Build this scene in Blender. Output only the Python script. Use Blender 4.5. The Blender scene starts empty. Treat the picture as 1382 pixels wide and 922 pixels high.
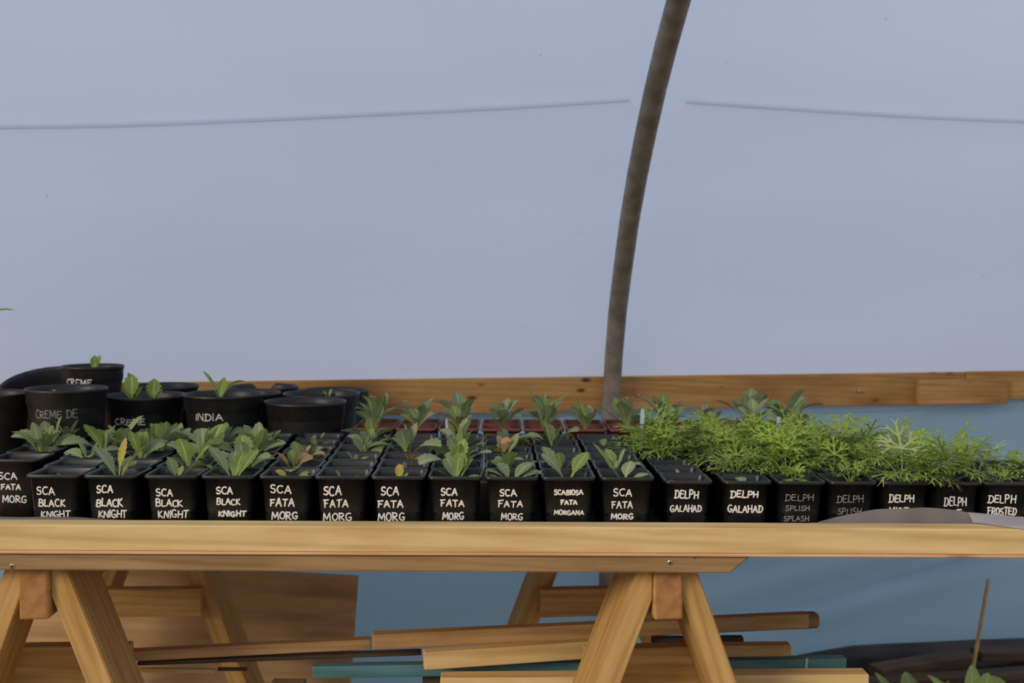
import bpy, bmesh, math, random
from mathutils import Vector, Matrix

S = bpy.context.scene
COL = S.collection
R = math.radians

# ------------------------------------------------------------------ camera
F_PX, W_PX, H_PX = 1556.0, 1382.0, 922.0
CAM = Vector((0.0, 0.0, 1.208))
PITCH = math.atan((461.0 - 385.0) / F_PX)
ROLL = R(0.25)
_f = Vector((0, math.cos(PITCH), -math.sin(PITCH)))
_r0 = Vector((1, 0, 0))
_u0 = Vector((0, math.sin(PITCH), math.cos(PITCH)))
_r = _r0 * math.cos(ROLL) + _u0 * math.sin(ROLL)
_u = _u0 * math.cos(ROLL) - _r0 * math.sin(ROLL)
cam_data = bpy.data.cameras.new('camera')
cam = bpy.data.objects.new('camera', cam_data)
COL.objects.link(cam)
cam.matrix_world = Matrix(((_r.x, _u.x, -_f.x, CAM.x), (_r.y, _u.y, -_f.y, CAM.y),
                           (_r.z, _u.z, -_f.z, CAM.z), (0, 0, 0, 1)))
cam_data.sensor_width = 36.0
cam_data.lens = F_PX / W_PX * 36.0
cam_data.clip_start = 0.05
cam_data.clip_end = 200
cam_data.dof.use_dof = True
cam_data.dof.focus_distance = 1.86
cam_data.dof.aperture_fstop = 5.0
S.camera = cam

# ------------------------------------------------------------------ light
w = bpy.data.worlds.new('sky')
S.world = w
w.use_nodes = True
nt = w.node_tree
nt.nodes.clear()
wo = nt.nodes.new('ShaderNodeOutputWorld')
bg = nt.nodes.new('ShaderNodeBackground')
tc = nt.nodes.new('ShaderNodeTexCoord')
sx = nt.nodes.new('ShaderNodeSeparateXYZ')
rp = nt.nodes.new('ShaderNodeValToRGB')
mr = nt.nodes.new('ShaderNodeMapRange')
mr.inputs['From Min'].default_value = -1
mr.inputs['From Max'].default_value = 1
rp.color_ramp.elements[0].position = 0.47
rp.color_ramp.elements[0].color = (0.10, 0.085, 0.06, 1)
rp.color_ramp.elements[1].position = 1.0
rp.color_ramp.elements[1].color = (0.82, 0.96, 1.25, 1)
e = rp.color_ramp.elements.new(0.53)
e.color = (0.78, 0.80, 0.88, 1)
nt.links.new(tc.outputs['Generated'], sx.inputs[0])
nt.links.new(sx.outputs['Z'], mr.inputs['Value'])
nt.links.new(mr.outputs[0], rp.inputs[0])
nt.links.new(rp.outputs[0], bg.inputs[0])
bg.inputs[1].default_value = 0.78
nt.links.new(bg.outputs[0], wo.inputs[0])

sun_d = bpy.data.lights.new('sun', 'SUN')
sun_d.energy = 1.75
sun_d.color = (1.0, 0.86, 0.66)
sun_d.angle = R(22)
sun = bpy.data.objects.new('sun', sun_d)
COL.objects.link(sun)
sun.rotation_euler = Vector((0.72, 0.74, -0.46)).to_track_quat('-Z', 'Y').to_euler()

S.view_settings.view_transform = 'Standard'
S.view_settings.look = 'None'
S.view_settings.gamma = 1.0
S.view_settings.use_curve_mapping = False
S.view_settings.exposure = 0.0


def at(px, py, Y):
    """the point of the plane y = Y seen at a pixel of the photograph"""
    d = _f * F_PX + _r * (px - W_PX / 2) - _u * (py - H_PX / 2)
    return CAM + d * (Y / d.y)


# ------------------------------------------------------------------ materials
def new_mat(name):
    m = bpy.data.materials.new(name)
    m.use_nodes = True
    n = m.node_tree
    p = n.nodes['Principled BSDF']
    return m, n, p


def node(n, kind, **kw):
    x = n.nodes.new(kind)
    for k, v in kw.items():
        if k in x.inputs:
            x.inputs[k].default_value = v
        else:
            setattr(x, k, v)
    return x


def ramp(n, src, stops):
    r = n.nodes.new('ShaderNodeValToRGB')
    els = r.color_ramp.elements
    while len(els) < len(stops):
        els.new(0.5)
    for e_, (p_, c_) in zip(els, stops):
        e_.position = p_
        e_.color = (*c_, 1) if len(c_) == 3 else c_
    n.links.new(src, r.inputs[0])
    return r.outputs[0]


def srgb(r, g, b):
    f = lambda c: (c / 255 / 12.92) if c / 255 <= 0.04045 else ((c / 255 + 0.055) / 1.055) ** 2.4
    return (f(r), f(g), f(b))


def mix(n, fac, a, b, blend='MIX'):
    x = n.nodes.new('ShaderNodeMix')
    x.data_type = 'RGBA'
    x.blend_type = blend
    if isinstance(fac, (int, float)):
        x.inputs[0].default_value = fac
    else:
        n.links.new(fac, x.inputs[0])
    for k, v in ((6, a), (7, b)):
        if isinstance(v, tuple):
            x.inputs[k].default_value = (*v, 1)
        else:
            n.links.new(v, x.inputs[k])
    return x.outputs[2]


def wood(name, light, dark, knot, knots=0.55, rough=0.62, grain=1.0, stain=None, kscale=1.0):
    m, n, p = new_mat(name)
    tc = n.nodes.new('ShaderNodeTexCoord')
    oi = n.nodes.new('ShaderNodeObjectInfo')
    mul = node(n, 'ShaderNodeVectorMath', operation='SCALE')
    n.links.new(oi.outputs['Random'], mul.inputs['Scale'])
    mul.inputs[0].default_value = (7.3, 3.1, 5.7)
    add = node(n, 'ShaderNodeVectorMath', operation='ADD')
    n.links.new(tc.outputs['Object'], add.inputs[0])
    n.links.new(mul.outputs[0], add.inputs[1])
    mp = n.nodes.new('ShaderNodeMapping')
    mp.inputs['Scale'].default_value = (1.0, 9.0, 9.0)
    n.links.new(add.outputs[0], mp.inputs[0])
    nz = node(n, 'ShaderNodeTexNoise', Scale=5.0, Detail=6.0, Roughness=0.6)
    n.links.new(mp.outputs[0], nz.inputs['Vector'])
    mp2 = n.nodes.new('ShaderNodeMapping')
    mp2.inputs['Scale'].default_value = (0.05, 1.0, 1.0)
    n.links.new(add.outputs[0], mp2.inputs[0])
    wv = node(n, 'ShaderNodeTexWave', Scale=38.0 * grain, Distortion=7.0, Detail=2.5)
    wv.bands_direction = 'DIAGONAL'
    wv.inputs['Detail Scale'].default_value = 0.7
    n.links.new(mp2.outputs[0], wv.inputs['Vector'])
    base = ramp(n, nz.outputs[0], [(0.30, dark), (0.62, light)])
    wl = ramp(n, wv.outputs[0], [(0.0, (0.72, 0.68, 0.62)), (0.45, (1, 1, 1)), (1.0, (1, 1, 1))])
    c = mix(n, 0.55, base, wl, 'MULTIPLY')
    mp3 = n.nodes.new('ShaderNodeMapping')
    mp3.inputs['Scale'].default_value = (5.0 * kscale, 11.0 * kscale, 11.0 * kscale)
    n.links.new(add.outputs[0], mp3.inputs[0])
    vo = node(n, 'ShaderNodeTexVoronoi', Scale=1.0)
    n.links.new(mp3.outputs[0], vo.inputs['Vector'])
    kd = ramp(n, vo.outputs['Distance'], [(0.07, (1, 1, 1)), (0.20, (0, 0, 0))])
    sc = node(n, 'ShaderNodeSeparateColor')
    n.links.new(vo.outputs['Color'], sc.inputs[0])
    gt = node(n, 'ShaderNodeMath', operation='GREATER_THAN')
    n.links.new(sc.outputs[0], gt.inputs[0])
    gt.inputs[1].default_value = 1 - knots
    km = node(n, 'ShaderNodeMath', operation='MULTIPLY')
    n.links.new(kd, km.inputs[0])
    n.links.new(gt.outputs[0], km.inputs[1])
    c = mix(n, km.outputs[0], c, knot)
    if stain:
        ns = node(n, 'ShaderNodeTexNoise', Scale=2.6, Detail=4.0)
        n.links.new(add.outputs[0], ns.inputs['Vector'])
        sf = ramp(n, ns.outputs[0], [(0.48, (0, 0, 0)), (0.68, (0.75, 0.75, 0.75))])
        c = mix(n, sf, c, stain)
    n.links.new(c, p.inputs['Base Color'])
    p.inputs['Roughness'].default_value = rough
    p.inputs['Specular IOR Level'].default_value = 0.25
    bp = node(n, 'ShaderNodeBump', Strength=0.25, Distance=0.002)
    n.links.new(nz.outputs[0], bp.inputs['Height'])
    n.links.new(bp.outputs[0], p.inputs['Normal'])
    return m


def plain(name, col, rough=0.6, spec=0.3, noise=None, nscale=40, metal=0.0):
    m, n, p = new_mat(name)
    if noise:
        tc = n.nodes.new('ShaderNodeTexCoord')
        nz = node(n, 'ShaderNodeTexNoise', Scale=nscale, Detail=5.0)
        n.links.new(tc.outputs['Object'], nz.inputs['Vector'])
        c = ramp(n, nz.outputs[0], [(0.35, noise), (0.65, col)])
        n.links.new(c, p.inputs['Base Color'])
        bp = node(n, 'ShaderNodeBump', Strength=0.3, Distance=0.002)
        n.links.new(nz.outputs[0], bp.inputs['Height'])
        n.links.new(bp.outputs[0], p.inputs['Normal'])
    else:
        p.inputs['Base Color'].default_value = (*col, 1)
    p.inputs['Roughness'].default_value = rough
    p.inputs['Specular IOR Level'].default_value = spec
    p.inputs['Metallic'].default_value = metal
    return m


def film(name, col, trans, tcol, scale=1.5, amount=0.06, rough=0.45):
    """polythene: part of the light is scattered back, part comes through"""
    m, n, p = new_mat(name)
    p.inputs['Base Color'].default_value = (*col, 1)
    p.inputs['Roughness'].default_value = rough
    p.inputs['Specular IOR Level'].default_value = 0.15
    tl = n.nodes.new('ShaderNodeBsdfTranslucent')
    tc = n.nodes.new('ShaderNodeTexCoord')
    nz = node(n, 'ShaderNodeTexNoise', Scale=scale, Detail=4.0)
    mp = n.nodes.new('ShaderNodeMapping')
    mp.inputs['Scale'].default_value = (0.5, 1, 2.2)
    mp.inputs['Rotation'].default_value = (0, R(18), 0)
    n.links.new(tc.outputs['Object'], mp.inputs[0])
    n.links.new(mp.outputs[0], nz.inputs['Vector'])
    a = tuple(c * (1 - amount) for c in tcol)
    b = tuple(c * (1 + amount) for c in tcol)
    c = ramp(n, nz.outputs[0], [(0.35, a), (0.65, b)])
    vo = node(n, 'ShaderNodeTexVoronoi', Scale=9.0)
    n.links.new(tc.outputs['Object'], vo.inputs['Vector'])
    sp = ramp(n, vo.outputs['Distance'], [(0.018, (0.35, 0.35, 0.36)), (0.03, (1, 1, 1))])
    c = mix(n, 0.6, c, sp, 'MULTIPLY')
    n.links.new(c, tl.inputs[0])
    ms = n.nodes.new('ShaderNodeMixShader')
    ms.inputs[0].default_value = trans
    out = n.nodes['Material Output']
    n.links.new(p.outputs[0], ms.inputs[1])
    n.links.new(tl.outputs[0], ms.inputs[2])
    n.links.new(ms.outputs[0], out.inputs[0])
    return m


def leaf_mat(name, blade, rib, petiole, edge=None):
    m, n, p = new_mat(name)
    uv = n.nodes.new('ShaderNodeUVMap')
    sp = n.nodes.new('ShaderNodeSeparateXYZ')
    n.links.new(uv.outputs[0], sp.inputs[0])
    ab = node(n, 'ShaderNodeMath', operation='SUBTRACT')
    n.links.new(sp.outputs[0], ab.inputs[0])
    ab.inputs[1].default_value = 0.5
    a2 = node(n, 'ShaderNodeMath', operation='ABSOLUTE')
    n.links.new(ab.outputs[0], a2.inputs[0])
    tc = n.nodes.new('ShaderNodeTexCoord')
    nz = node(n, 'ShaderNodeTexNoise', Scale=90.0, Detail=3.0)
    n.links.new(tc.outputs['Object'], nz.inputs['Vector'])
    oi = n.nodes.new('ShaderNodeObjectInfo')
    b2 = tuple(c * 0.78 for c in blade)
    c = ramp(n, nz.outputs[0], [(0.3, b2), (0.7, blade)])
    rm = ramp(n, a2.outputs[0], [(0.02, (1, 1, 1)), (0.075, (0, 0, 0))])
    c = mix(n, rm, c, rib)
    pm = ramp(n, sp.outputs[1], [(0.15, (1, 1, 1)), (0.5, (0, 0, 0))])
    c = mix(n, pm, c, petiole)
    if edge:
        em = ramp(n, sp.outputs[1], [(0.62, (0, 0, 0)), (0.85, (1, 1, 1))])
        c = mix(n, em, c, edge)
    hv = n.nodes.new('ShaderNodeHueSaturation')
    mrr = node(n, 'ShaderNodeMapRange')
    mrr.inputs['To Min'].default_value = 0.8
    mrr.inputs['To Max'].default_value = 1.18
    n.links.new(oi.outputs['Random'], mrr.inputs[0])
    n.links.new(mrr.outputs[0], hv.inputs['Value'])
    n.links.new(c, hv.inputs['Color'])
    c = hv.outputs[0]
    n.links.new(c, p.inputs['Base Color'])
    p.inputs['Roughness'].default_value = 0.55
    p.inputs['Specular IOR Level'].default_value = 0.3
    tl = n.nodes.new('ShaderNodeBsdfTranslucent')
    n.links.new(c, tl.inputs[0])
    ms = n.nodes.new('ShaderNodeMixShader')
    ms.inputs[0].default_value = 0.3
    n.links.new(p.outputs[0], ms.inputs[1])
    n.links.new(tl.outputs[0], ms.inputs[2])
    n.links.new(ms.outputs[0], n.nodes['Material Output'].inputs[0])
    return m


def pot_mat(name, col, rough, dust, specks=0.5):
    m, n, p = new_mat(name)
    tc = n.nodes.new('ShaderNodeTexCoord')
    oi = n.nodes.new('ShaderNodeObjectInfo')
    add = node(n, 'ShaderNodeVectorMath', operation='ADD')
    n.links.new(tc.outputs['Object'], add.inputs[0])
    n.links.new(oi.outputs['Random'], add.inputs[1])
    nz = node(n, 'ShaderNodeTexNoise', Scale=28.0, Detail=6.0)
    n.links.new(add.outputs[0], nz.inputs['Vector'])
    c = ramp(n, nz.outputs[0], [(0.45, col), (0.8, dust)])
    vo = node(n, 'ShaderNodeTexVoronoi', Scale=190.0)
    n.links.new(add.outputs[0], vo.inputs['Vector'])
    sc = node(n, 'ShaderNodeSeparateColor')
    n.links.new(vo.outputs['Color'], sc.inputs[0])
    g = node(n, 'ShaderNodeMath', operation='GREATER_THAN')
    n.links.new(sc.outputs[0], g.inputs[0])
    g.inputs[1].default_value = 1 - 0.16 * specks
    d = ramp(n, vo.outputs['Distance'], [(0.10, (1, 1, 1)), (0.22, (0, 0, 0))])
    mu = node(n, 'ShaderNodeMath', operation='MULTIPLY')
    n.links.new(g.outputs[0], mu.inputs[0])
    n.links.new(d, mu.inputs[1])
    m2 = node(n, 'ShaderNodeMath', operation='MULTIPLY')
    n.links.new(mu.outputs[0], m2.inputs[0])
    m2.inputs[1].default_value = 0.5
    c = mix(n, m2.outputs[0], c, srgb(120, 112, 100))
    n.links.new(c, p.inputs['Base Color'])
    p.inputs['Roughness'].default_value = rough
    p.inputs['Specular IOR Level'].default_value = 0.5
    return m


M = {}
M['rail'] = wood('pale_pine', srgb(224, 192, 134), srgb(206, 168, 104), srgb(96, 60, 30), 0.10, 0.6, 0.5)
M['bearer'] = wood('brown_timber', srgb(166, 132, 90), srgb(138, 106, 68), srgb(70, 46, 28), 0.15, 0.6, 0.8)
M['trestle'] = wood('trestle_pine', srgb(206, 164, 100), srgb(178, 134, 74), srgb(95, 60, 28), 0.12, 0.65, 0.8)
M['board'] = wood('tan_treated_board', srgb(194, 150, 92), srgb(164, 120, 68), srgb(88, 52, 28), 0.75, 0.65, 1.1, srgb(128, 86, 44), 2.2)
M['plank'] = wood('old_plank', srgb(196, 156, 104), srgb(160, 122, 76), srgb(76, 48, 26), 0.2, 0.65, 0.7)
M['plank_dull'] = wood('dull_plank', srgb(150, 122, 82), srgb(116, 90, 58), srgb(70, 48, 30), 0.1, 0.7, 0.8)
M['plank_dark'] = wood('dark_plank', srgb(92, 76, 58), srgb(62, 50, 40), srgb(40, 30, 22), 0.1, 0.75, 0.8)
M['sleeper'] = wood('wet_dark_wood', srgb(96, 78, 62), srgb(62, 50, 42), srgb(36, 28, 22), 0.3, 0.6, 0.6, srgb(124, 98, 72))
M['teal'] = wood('teal_paint', srgb(92, 134, 138), srgb(70, 110, 118), srgb(130, 136, 112), 0.12, 0.6, 0.5, srgb(124, 138, 112))
M['ply'] = wood('plywood', srgb(150, 112, 72), srgb(128, 94, 60), srgb(100, 70, 44), 0.05, 0.7, 0.25)
M['panel'] = wood('weathered_plywood', srgb(206, 170, 126), srgb(178, 142, 102), srgb(130, 98, 66), 0.05, 0.75, 0.2, srgb(220, 184, 138))
M['endgrain'] = plain('end_grain', srgb(178, 130, 82), 0.8, 0.1, srgb(158, 110, 68), 60)
M['pot'] = pot_mat('black_plastic', srgb(27, 26, 25), 0.36, srgb(44, 41, 36))
M['round'] = pot_mat('black_round_plastic', srgb(24, 23, 23), 0.45, srgb(46, 42, 38), 0.8)
M['red'] = pot_mat('red_brown_plastic', srgb(112, 58, 44), 0.55, srgb(88, 46, 36))
M['soil'] = plain('potting_soil', srgb(62, 50, 40), 0.95, 0.1, srgb(26, 21, 18), 160)
M['earth'] = plain('earth', srgb(70, 56, 42), 0.95, 0.1, srgb(34, 27, 21), 9)
M['path'] = plain('trodden_path', srgb(156, 136, 110), 0.95, 0.1, srgb(122, 104, 82), 5)
M['ink'] = plain('white_paint_pen', srgb(236, 228, 214), 0.6, 0.2)
M['ink_thin'] = plain('thin_grey_pen', srgb(150, 148, 142), 0.6, 0.2)
M['film'] = film('polythene_film', (0.64, 0.68, 0.80), 0.60, (0.88, 0.92, 1.0), 1.5, 0.03)
M['curtain'] = film('teal_side_sheet', srgb(150, 178, 190), 0.45, srgb(158, 190, 206), 1.8, 0.10)
M['pipe'] = plain('galvanised_pipe', srgb(150, 140, 126), 0.55, 0.4, srgb(120, 110, 97), 26)
M['sheet'] = film('clear_plastic_sheet', srgb(146, 138, 134), 0.35, srgb(166, 160, 156), 30, 0.15, 0.3)
M['flap'] = film('milky_plastic', srgb(196, 190, 192), 0.35, srgb(196, 190, 192), 30, 0.08, 0.35)
M['gap_shade'] = plain('gap_shade_black', srgb(46, 45, 48), 0.55, 0.3, srgb(28, 27, 30), 6)  # colours the added sheet that imitates shade between the pots
M['gsheet'] = plain('dusty_ground_sheet', srgb(70, 66, 66), 0.6, 0.3, srgb(46, 43, 44), 6)
M['cane'] = plain('bamboo', srgb(206, 164, 108), 0.6, 0.3, srgb(170, 130, 82), 30)
M['screw'] = plain('screw_steel', srgb(190, 180, 150), 0.35, 0.5, metal=0.7)
M['dark'] = plain('dark_recess', srgb(24, 20, 16), 0.8, 0.1)
M['tag'] = plain('white_plastic_tag', srgb(190, 196, 200), 0.4, 0.4)
M['leaf'] = leaf_mat('grey_green_leaf', srgb(148, 160, 112), srgb(178, 190, 142), srgb(160, 180, 88))
M['leaf2'] = leaf_mat('mid_green_leaf', srgb(140, 158, 82), srgb(176, 190, 120), srgb(168, 184, 92))
M['ground_leaf'] = leaf_mat('bright_green_leaf', srgb(178, 196, 104), srgb(196, 208, 134), srgb(186, 200, 112))
M['yellow'] = leaf_mat('yellowing_leaf', srgb(170, 172, 66), srgb(190, 188, 96), srgb(160, 172, 66), srgb(196, 150, 84))
M['brown'] = leaf_mat('withered_leaf', srgb(196, 160, 116), srgb(205, 175, 130), srgb(160, 152, 84), srgb(204, 164, 120))
M['fern'] = leaf_mat('feathery_green', srgb(142, 166, 62), srgb(156, 178, 76), srgb(166, 184, 90))
M['fern2'] = leaf_mat('pale_feathery_green', srgb(186, 194, 112), srgb(194, 200, 128), srgb(186, 192, 120))
M['bold'] = leaf_mat('fresh_green_leaf', srgb(140, 166, 76), srgb(180, 196, 122), srgb(156, 178, 90))


# ------------------------------------------------------------------ mesh helpers
class MB:
    def __init__(self):
        self.v, self.f, self.mi, self.uv = [], [], [], []

    def vert(self, p):
        self.v.append(tuple(p))
        return len(self.v) - 1

    def face(self, idx, mi=0, uv=None):
        self.f.append(tuple(idx))
        self.mi.append(mi)
        self.uv.append(uv)

    def grid(self, rows, mi=0, uv=True, closed=False):
        """rows: lists of points, all of the same length"""
        ids = [[self.vert(p) for p in r] for r in rows]
        n, m_ = len(rows), len(rows[0])
        for i in range(n - 1):
            for j in range(m_ if closed else m_ - 1):
                k = (j + 1) % m_
                u0, u1 = j / max(1, m_ - 1), (j + 1) / max(1, m_ - 1)
                v0, v1 = i / (n - 1), (i + 1) / (n - 1)
                self.face((ids[i][j], ids[i][k], ids[i + 1][k], ids[i + 1][j]), mi,
                          ((u0, v0), (u1, v0), (u1, v1), (u0, v1)))
        return ids

    def tube(self, pts, radii, seg=8, mi=0, cap=True):
        pts = [Vector(p) for p in pts]
        rows = []
        prev = None
        for i, p in enumerate(pts):
            t = (pts[min(i + 1, len(pts) - 1)] - pts[max(i - 1, 0)]).normalized()
            if prev is None:
                a = t.orthogonal().normalized()
            else:
                a = (prev - t * prev.dot(t)).normalized()
            prev = a
            b = t.cross(a)
            r = radii[i] if isinstance(radii, (list, tuple)) else radii
            rows.append([p + a * (r * math.cos(2 * math.pi * k / seg)) + b * (r * math.sin(2 * math.pi * k / seg))
                         for k in range(seg)])
        ids = self.grid(rows, mi, closed=True)
        if cap:
            self.face(tuple(reversed(ids[0])), mi)
            self.face(tuple(ids[-1]), mi)

    def mesh(self, name, mats, smooth=True):
        me = bpy.data.meshes.new(name)
        me.from_pydata(self.v, [], self.f)
        for m in mats:
            me.materials.append(m)
        me.polygons.foreach_set('material_index', self.mi)
        if any(u is not None for u in self.uv):
            ul = me.uv_layers.new(name='UVMap')
            k = 0
            for f, u in zip(self.f, self.uv):
                for j in range(len(f)):
                    ul.data[k].uv = u[j] if u else (0.5, 0.5)
                    k += 1
        if smooth:
            me.polygons.foreach_set('use_smooth', [True] * len(self.f))
        me.update()
        return me

    def build(self, name, mats, parent=None, smooth=True, loc=None):
        return link(name, self.mesh(name, mats if isinstance(mats, list) else [mats], smooth), parent, loc)


def link(name, me, parent=None, loc=None):
    o = bpy.data.objects.new(name, me)
    COL.objects.link(o)
    if parent is not None:
        o.parent = parent
    if loc is not None:
        o.location = loc
    return o


def empty(name, loc, rz=0.0):
    o = bpy.data.objects.new(name, None)
    o.empty_display_size = 0.05
    COL.objects.link(o)
    o.location = loc
    o.rotation_euler = (0, 0, rz)
    return o


def tag(o, label, cat, group=None, kind=None):
    o['label'] = label
    o['category'] = cat
    if group:
        o['group'] = group
    if kind:
        o['kind'] = kind
    return o


def box_mesh(name, sx, sy, sz, mats, bevel=0.002, end_mat=False, seg=2):
    """box from 0 to sx along x, front face at y=0 running back to sy, top at z=0 running down to -sz"""
    bm = bmesh.new()
    bmesh.ops.create_cube(bm, size=1)
    for v in bm.verts:
        v.co = ((v.co.x + .5) * sx, (v.co.y + .5) * sy, (v.co.z - .5) * sz)
    if bevel:
        bmesh.ops.bevel(bm, geom=list(bm.edges), offset=bevel, segments=seg, affect='EDGES', profile=0.5)
    if end_mat:
        for f in bm.faces:
            if abs(f.normal.x) > 0.9:
                f.material_index = 1
    me = bpy.data.meshes.new(name)
    bm.to_mesh(me)
    bm.free()
    for m in mats:
        me.materials.append(m)
    return me


def timber(name, p0, p1, h, t, mat, parent=None, bevel=0.002, end=None):
    """squared timber whose upper front edge runs p0 -> p1; h tall, t deep (away from the camera)"""
    p0, p1 = Vector(p0), Vector(p1)
    ax = (p1 - p0)
    L = ax.length
    ax.normalize()
    up = Vector((0, 0, 1))
    bk = up.cross(ax).normalized()
    if bk.y < 0:
        bk = -bk
    zz = ax.cross(bk).normalized()
    if abs(ax.z) > 0.8:
        bk = Vector((0, 1, 0))
        bk = (bk - ax * bk.dot(ax)).normalized()
        zz = ax.cross(bk)
    mats = [mat] + ([end] if end else [])
    o = link(name, box_mesh(name, L, t, h, mats, bevel, bool(end)))
    mw = Matrix(((ax.x, bk.x, zz.x, p0.x), (ax.y, bk.y, zz.y, p0.y), (ax.z, bk.z, zz.z, p0.z), (0, 0, 0, 1)))
    if parent is not None:
        o.parent = parent
        o.matrix_parent_inverse = parent.matrix_basis.inverted()
    o.matrix_basis = mw
    return o


# ------------------------------------------------------------------ lettering
def arc(cx, cy, rx, ry, a0, a1, n=9):
    return [(cx + rx * math.cos(R(a0 + (a1 - a0) * i / n)), cy + ry * math.sin(R(a0 + (a1 - a0) * i / n)))
            for i in range(n + 1)]


GLY = {
    'A': (.8, [[(0, 0), (.38, 1), (.8, 0)], [(.16, .38), (.66, .36)]]),
    'B': (.66, [[(0, 0), (.04, 1)], [(.04, 1)] + arc(.3, .76, .3, .24, 90, -90, 7) + [(.06, .5)],
                [(.06, .5)] + arc(.34, .26, .34, .26, 90, -90, 7) + [(0, .0)]]),
    'C': (.68, [arc(.4, .5, .4, .5, 50, 310, 12)]),
    'D': (.74, [[(.08, 0), (.1, 1)], [(-.06, .98), (.1, 1)] + arc(.26, .5, .48, .5, 90, -90, 10) + [(-.1, .02)]]),
    'E': (.62, [[(.62, .95), (.05, 1), (0, .5), (.02, .02), (.62, 0)], [(.02, .52), (.5, .54)]]),
    'F': (.66, [[(.05, 0), (.1, 1)], [(-.08, .95), (.66, 1)], [(.0, .5), (.5, .55)]]),
    'G': (.74, [arc(.4, .5, .4, .5, 55, 300, 12) + [(.68, .2), (.7, .42), (.42, .42)]]),
    'H': (.7, [[(.04, 0), (.02, 1)], [(.68, 0), (.7, 1)], [(.02, .48), (.7, .52)]]),
    'I': (.14, [[(.07, 0), (.07, 1)]]),
    'K': (.68, [[(.02, 0), (.04, 1)], [(.62, 1), (.06, .46), (.7, 0)]]),
    'L': (.58, [[(.06, 1), (.02, .02), (.58, .0)]]),
    'M': (.92, [[(0, 0), (.1, 1), (.44, .25), (.8, 1), (.9, 0)]]),
    'N': (.74, [[(0, 0), (.06, 1), (.66, .02), (.72, 1)]]),
    'O': (.7, [arc(.35, .5, .35, .5, 95, 455, 14)]),
    'P': (.64, [[(.04, 0), (.04, 1)], [(-.02, .98)] + arc(.3, .73, .32, .26, 90, -90, 8) + [(.04, .46)]]),
    'R': (.7, [[(.02, 0), (.04, 1)], [(-.02, .98)] + arc(.3, .74, .3, .25, 90, -90, 8) + [(.06, .48), (.7, 0)]]),
    'S': (.62, [arc(.34, .74, .28, .26, 40, 250, 8) + arc(.3, .25, .3, .26, 80, -150, 9)]),
    'T': (.74, [[(.36, 0), (.38, 1)], [(0, .96), (.76, 1)]]),
    'U': (.7, [[(0, 1), (.02, .35)] + arc(.34, .32, .32, .32, 180, 360, 7) + [(.7, 1)]]),
    'V': (.72, [[(0, 1), (.34, 0), (.72, 1)]]),
}


def write(mb, text, box, place, thick, rnd, squash=0.35):
    """handwritten capitals inside box=(x0,z0,x1,z1); place(x,z)->(point, normal)"""
    x0, z0, x1, z1 = box
    thick *= rnd.uniform(.88, 1.12)
    z0, z1 = z0 + thick * 1.5, z1 - thick * 1.3
    x0, x1 = x0 + thick * .8, x1 - thick * .8
    gap = 0.22
    total = sum(GLY[c][0] if c != ' ' else 0.4 for c in text) + gap * (len(text) - 1)
    sx_ = (x1 - x0) / total
    h = z1 - z0
    cx = 0.0
    for c in text:
        if c == ' ':
            cx += 0.4 + gap
            continue
        wd, strokes = GLY[c]
        hj = h * rnd.uniform(.88, 1.06)
        zj = h * rnd.uniform(-.06, .06)
        sl = rnd.uniform(-.04, .10)
        for st in strokes:
            pts = []
            for i, (gx, gz) in enumerate(st):
                gx += rnd.uniform(-.03, .03)
                gz += rnd.uniform(-.03, .03)
                pts.append((x0 + (cx + gx + sl * gz) * sx_, z0 + zj + gz * hj))
            pieces, cur = [], [pts[0]]
            for i in range(1, len(pts)):
                cur.append(pts[i])
                if i < len(pts) - 1:
                    ax_, az_ = pts[i][0] - pts[i - 1][0], pts[i][1] - pts[i - 1][1]
                    bx_, bz_ = pts[i + 1][0] - pts[i][0], pts[i + 1][1] - pts[i][1]
                    if ax_ * bx_ + az_ * bz_ < .5 * math.hypot(ax_, az_) * math.hypot(bx_, bz_):
                        pieces.append(cur)
                        cur = [pts[i]]
            pieces.append(cur)
            for pts in pieces:
              stroke(mb, pts, place, thick, rnd, squash)
        cx += wd + gap


def stroke(mb, pts, place, thick, rnd, squash):
            rows = []
            ext = []
            for i, q in enumerate(pts):
                a = pts[max(i - 1, 0)]
                b = pts[min(i + 1, len(pts) - 1)]
                tx, tz = b[0] - a[0], b[1] - a[1]
                l = math.hypot(tx, tz) or 1
                ext.append((q, (-tz / l, tx / l), (tx / l, tz / l)))
            first, last = ext[0], ext[-1]
            seq = [((first[0][0] - first[2][0] * thick * .8, first[0][1] - first[2][1] * thick * .8), first[1], .35)]
            seq += [(q, s, rnd.uniform(.88, 1.12)) for q, s, _ in ext]
            seq += [((last[0][0] + last[2][0] * thick * .8, last[0][1] + last[2][1] * thick * .8), last[1], .35)]
            for (q, s, k) in seq:
                p, nn = place(q[0], q[1])
                sp, _ = place(q[0] + s[0] * thick * k, q[1] + s[1] * thick * k)
                sm, _ = place(q[0] - s[0] * thick * k, q[1] - s[1] * thick * k)
                rows.append([sm + nn * 0.00005, p + nn * (thick * squash + .0001), sp + nn * 0.00005])
            mb.grid(rows, 0)


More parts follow.
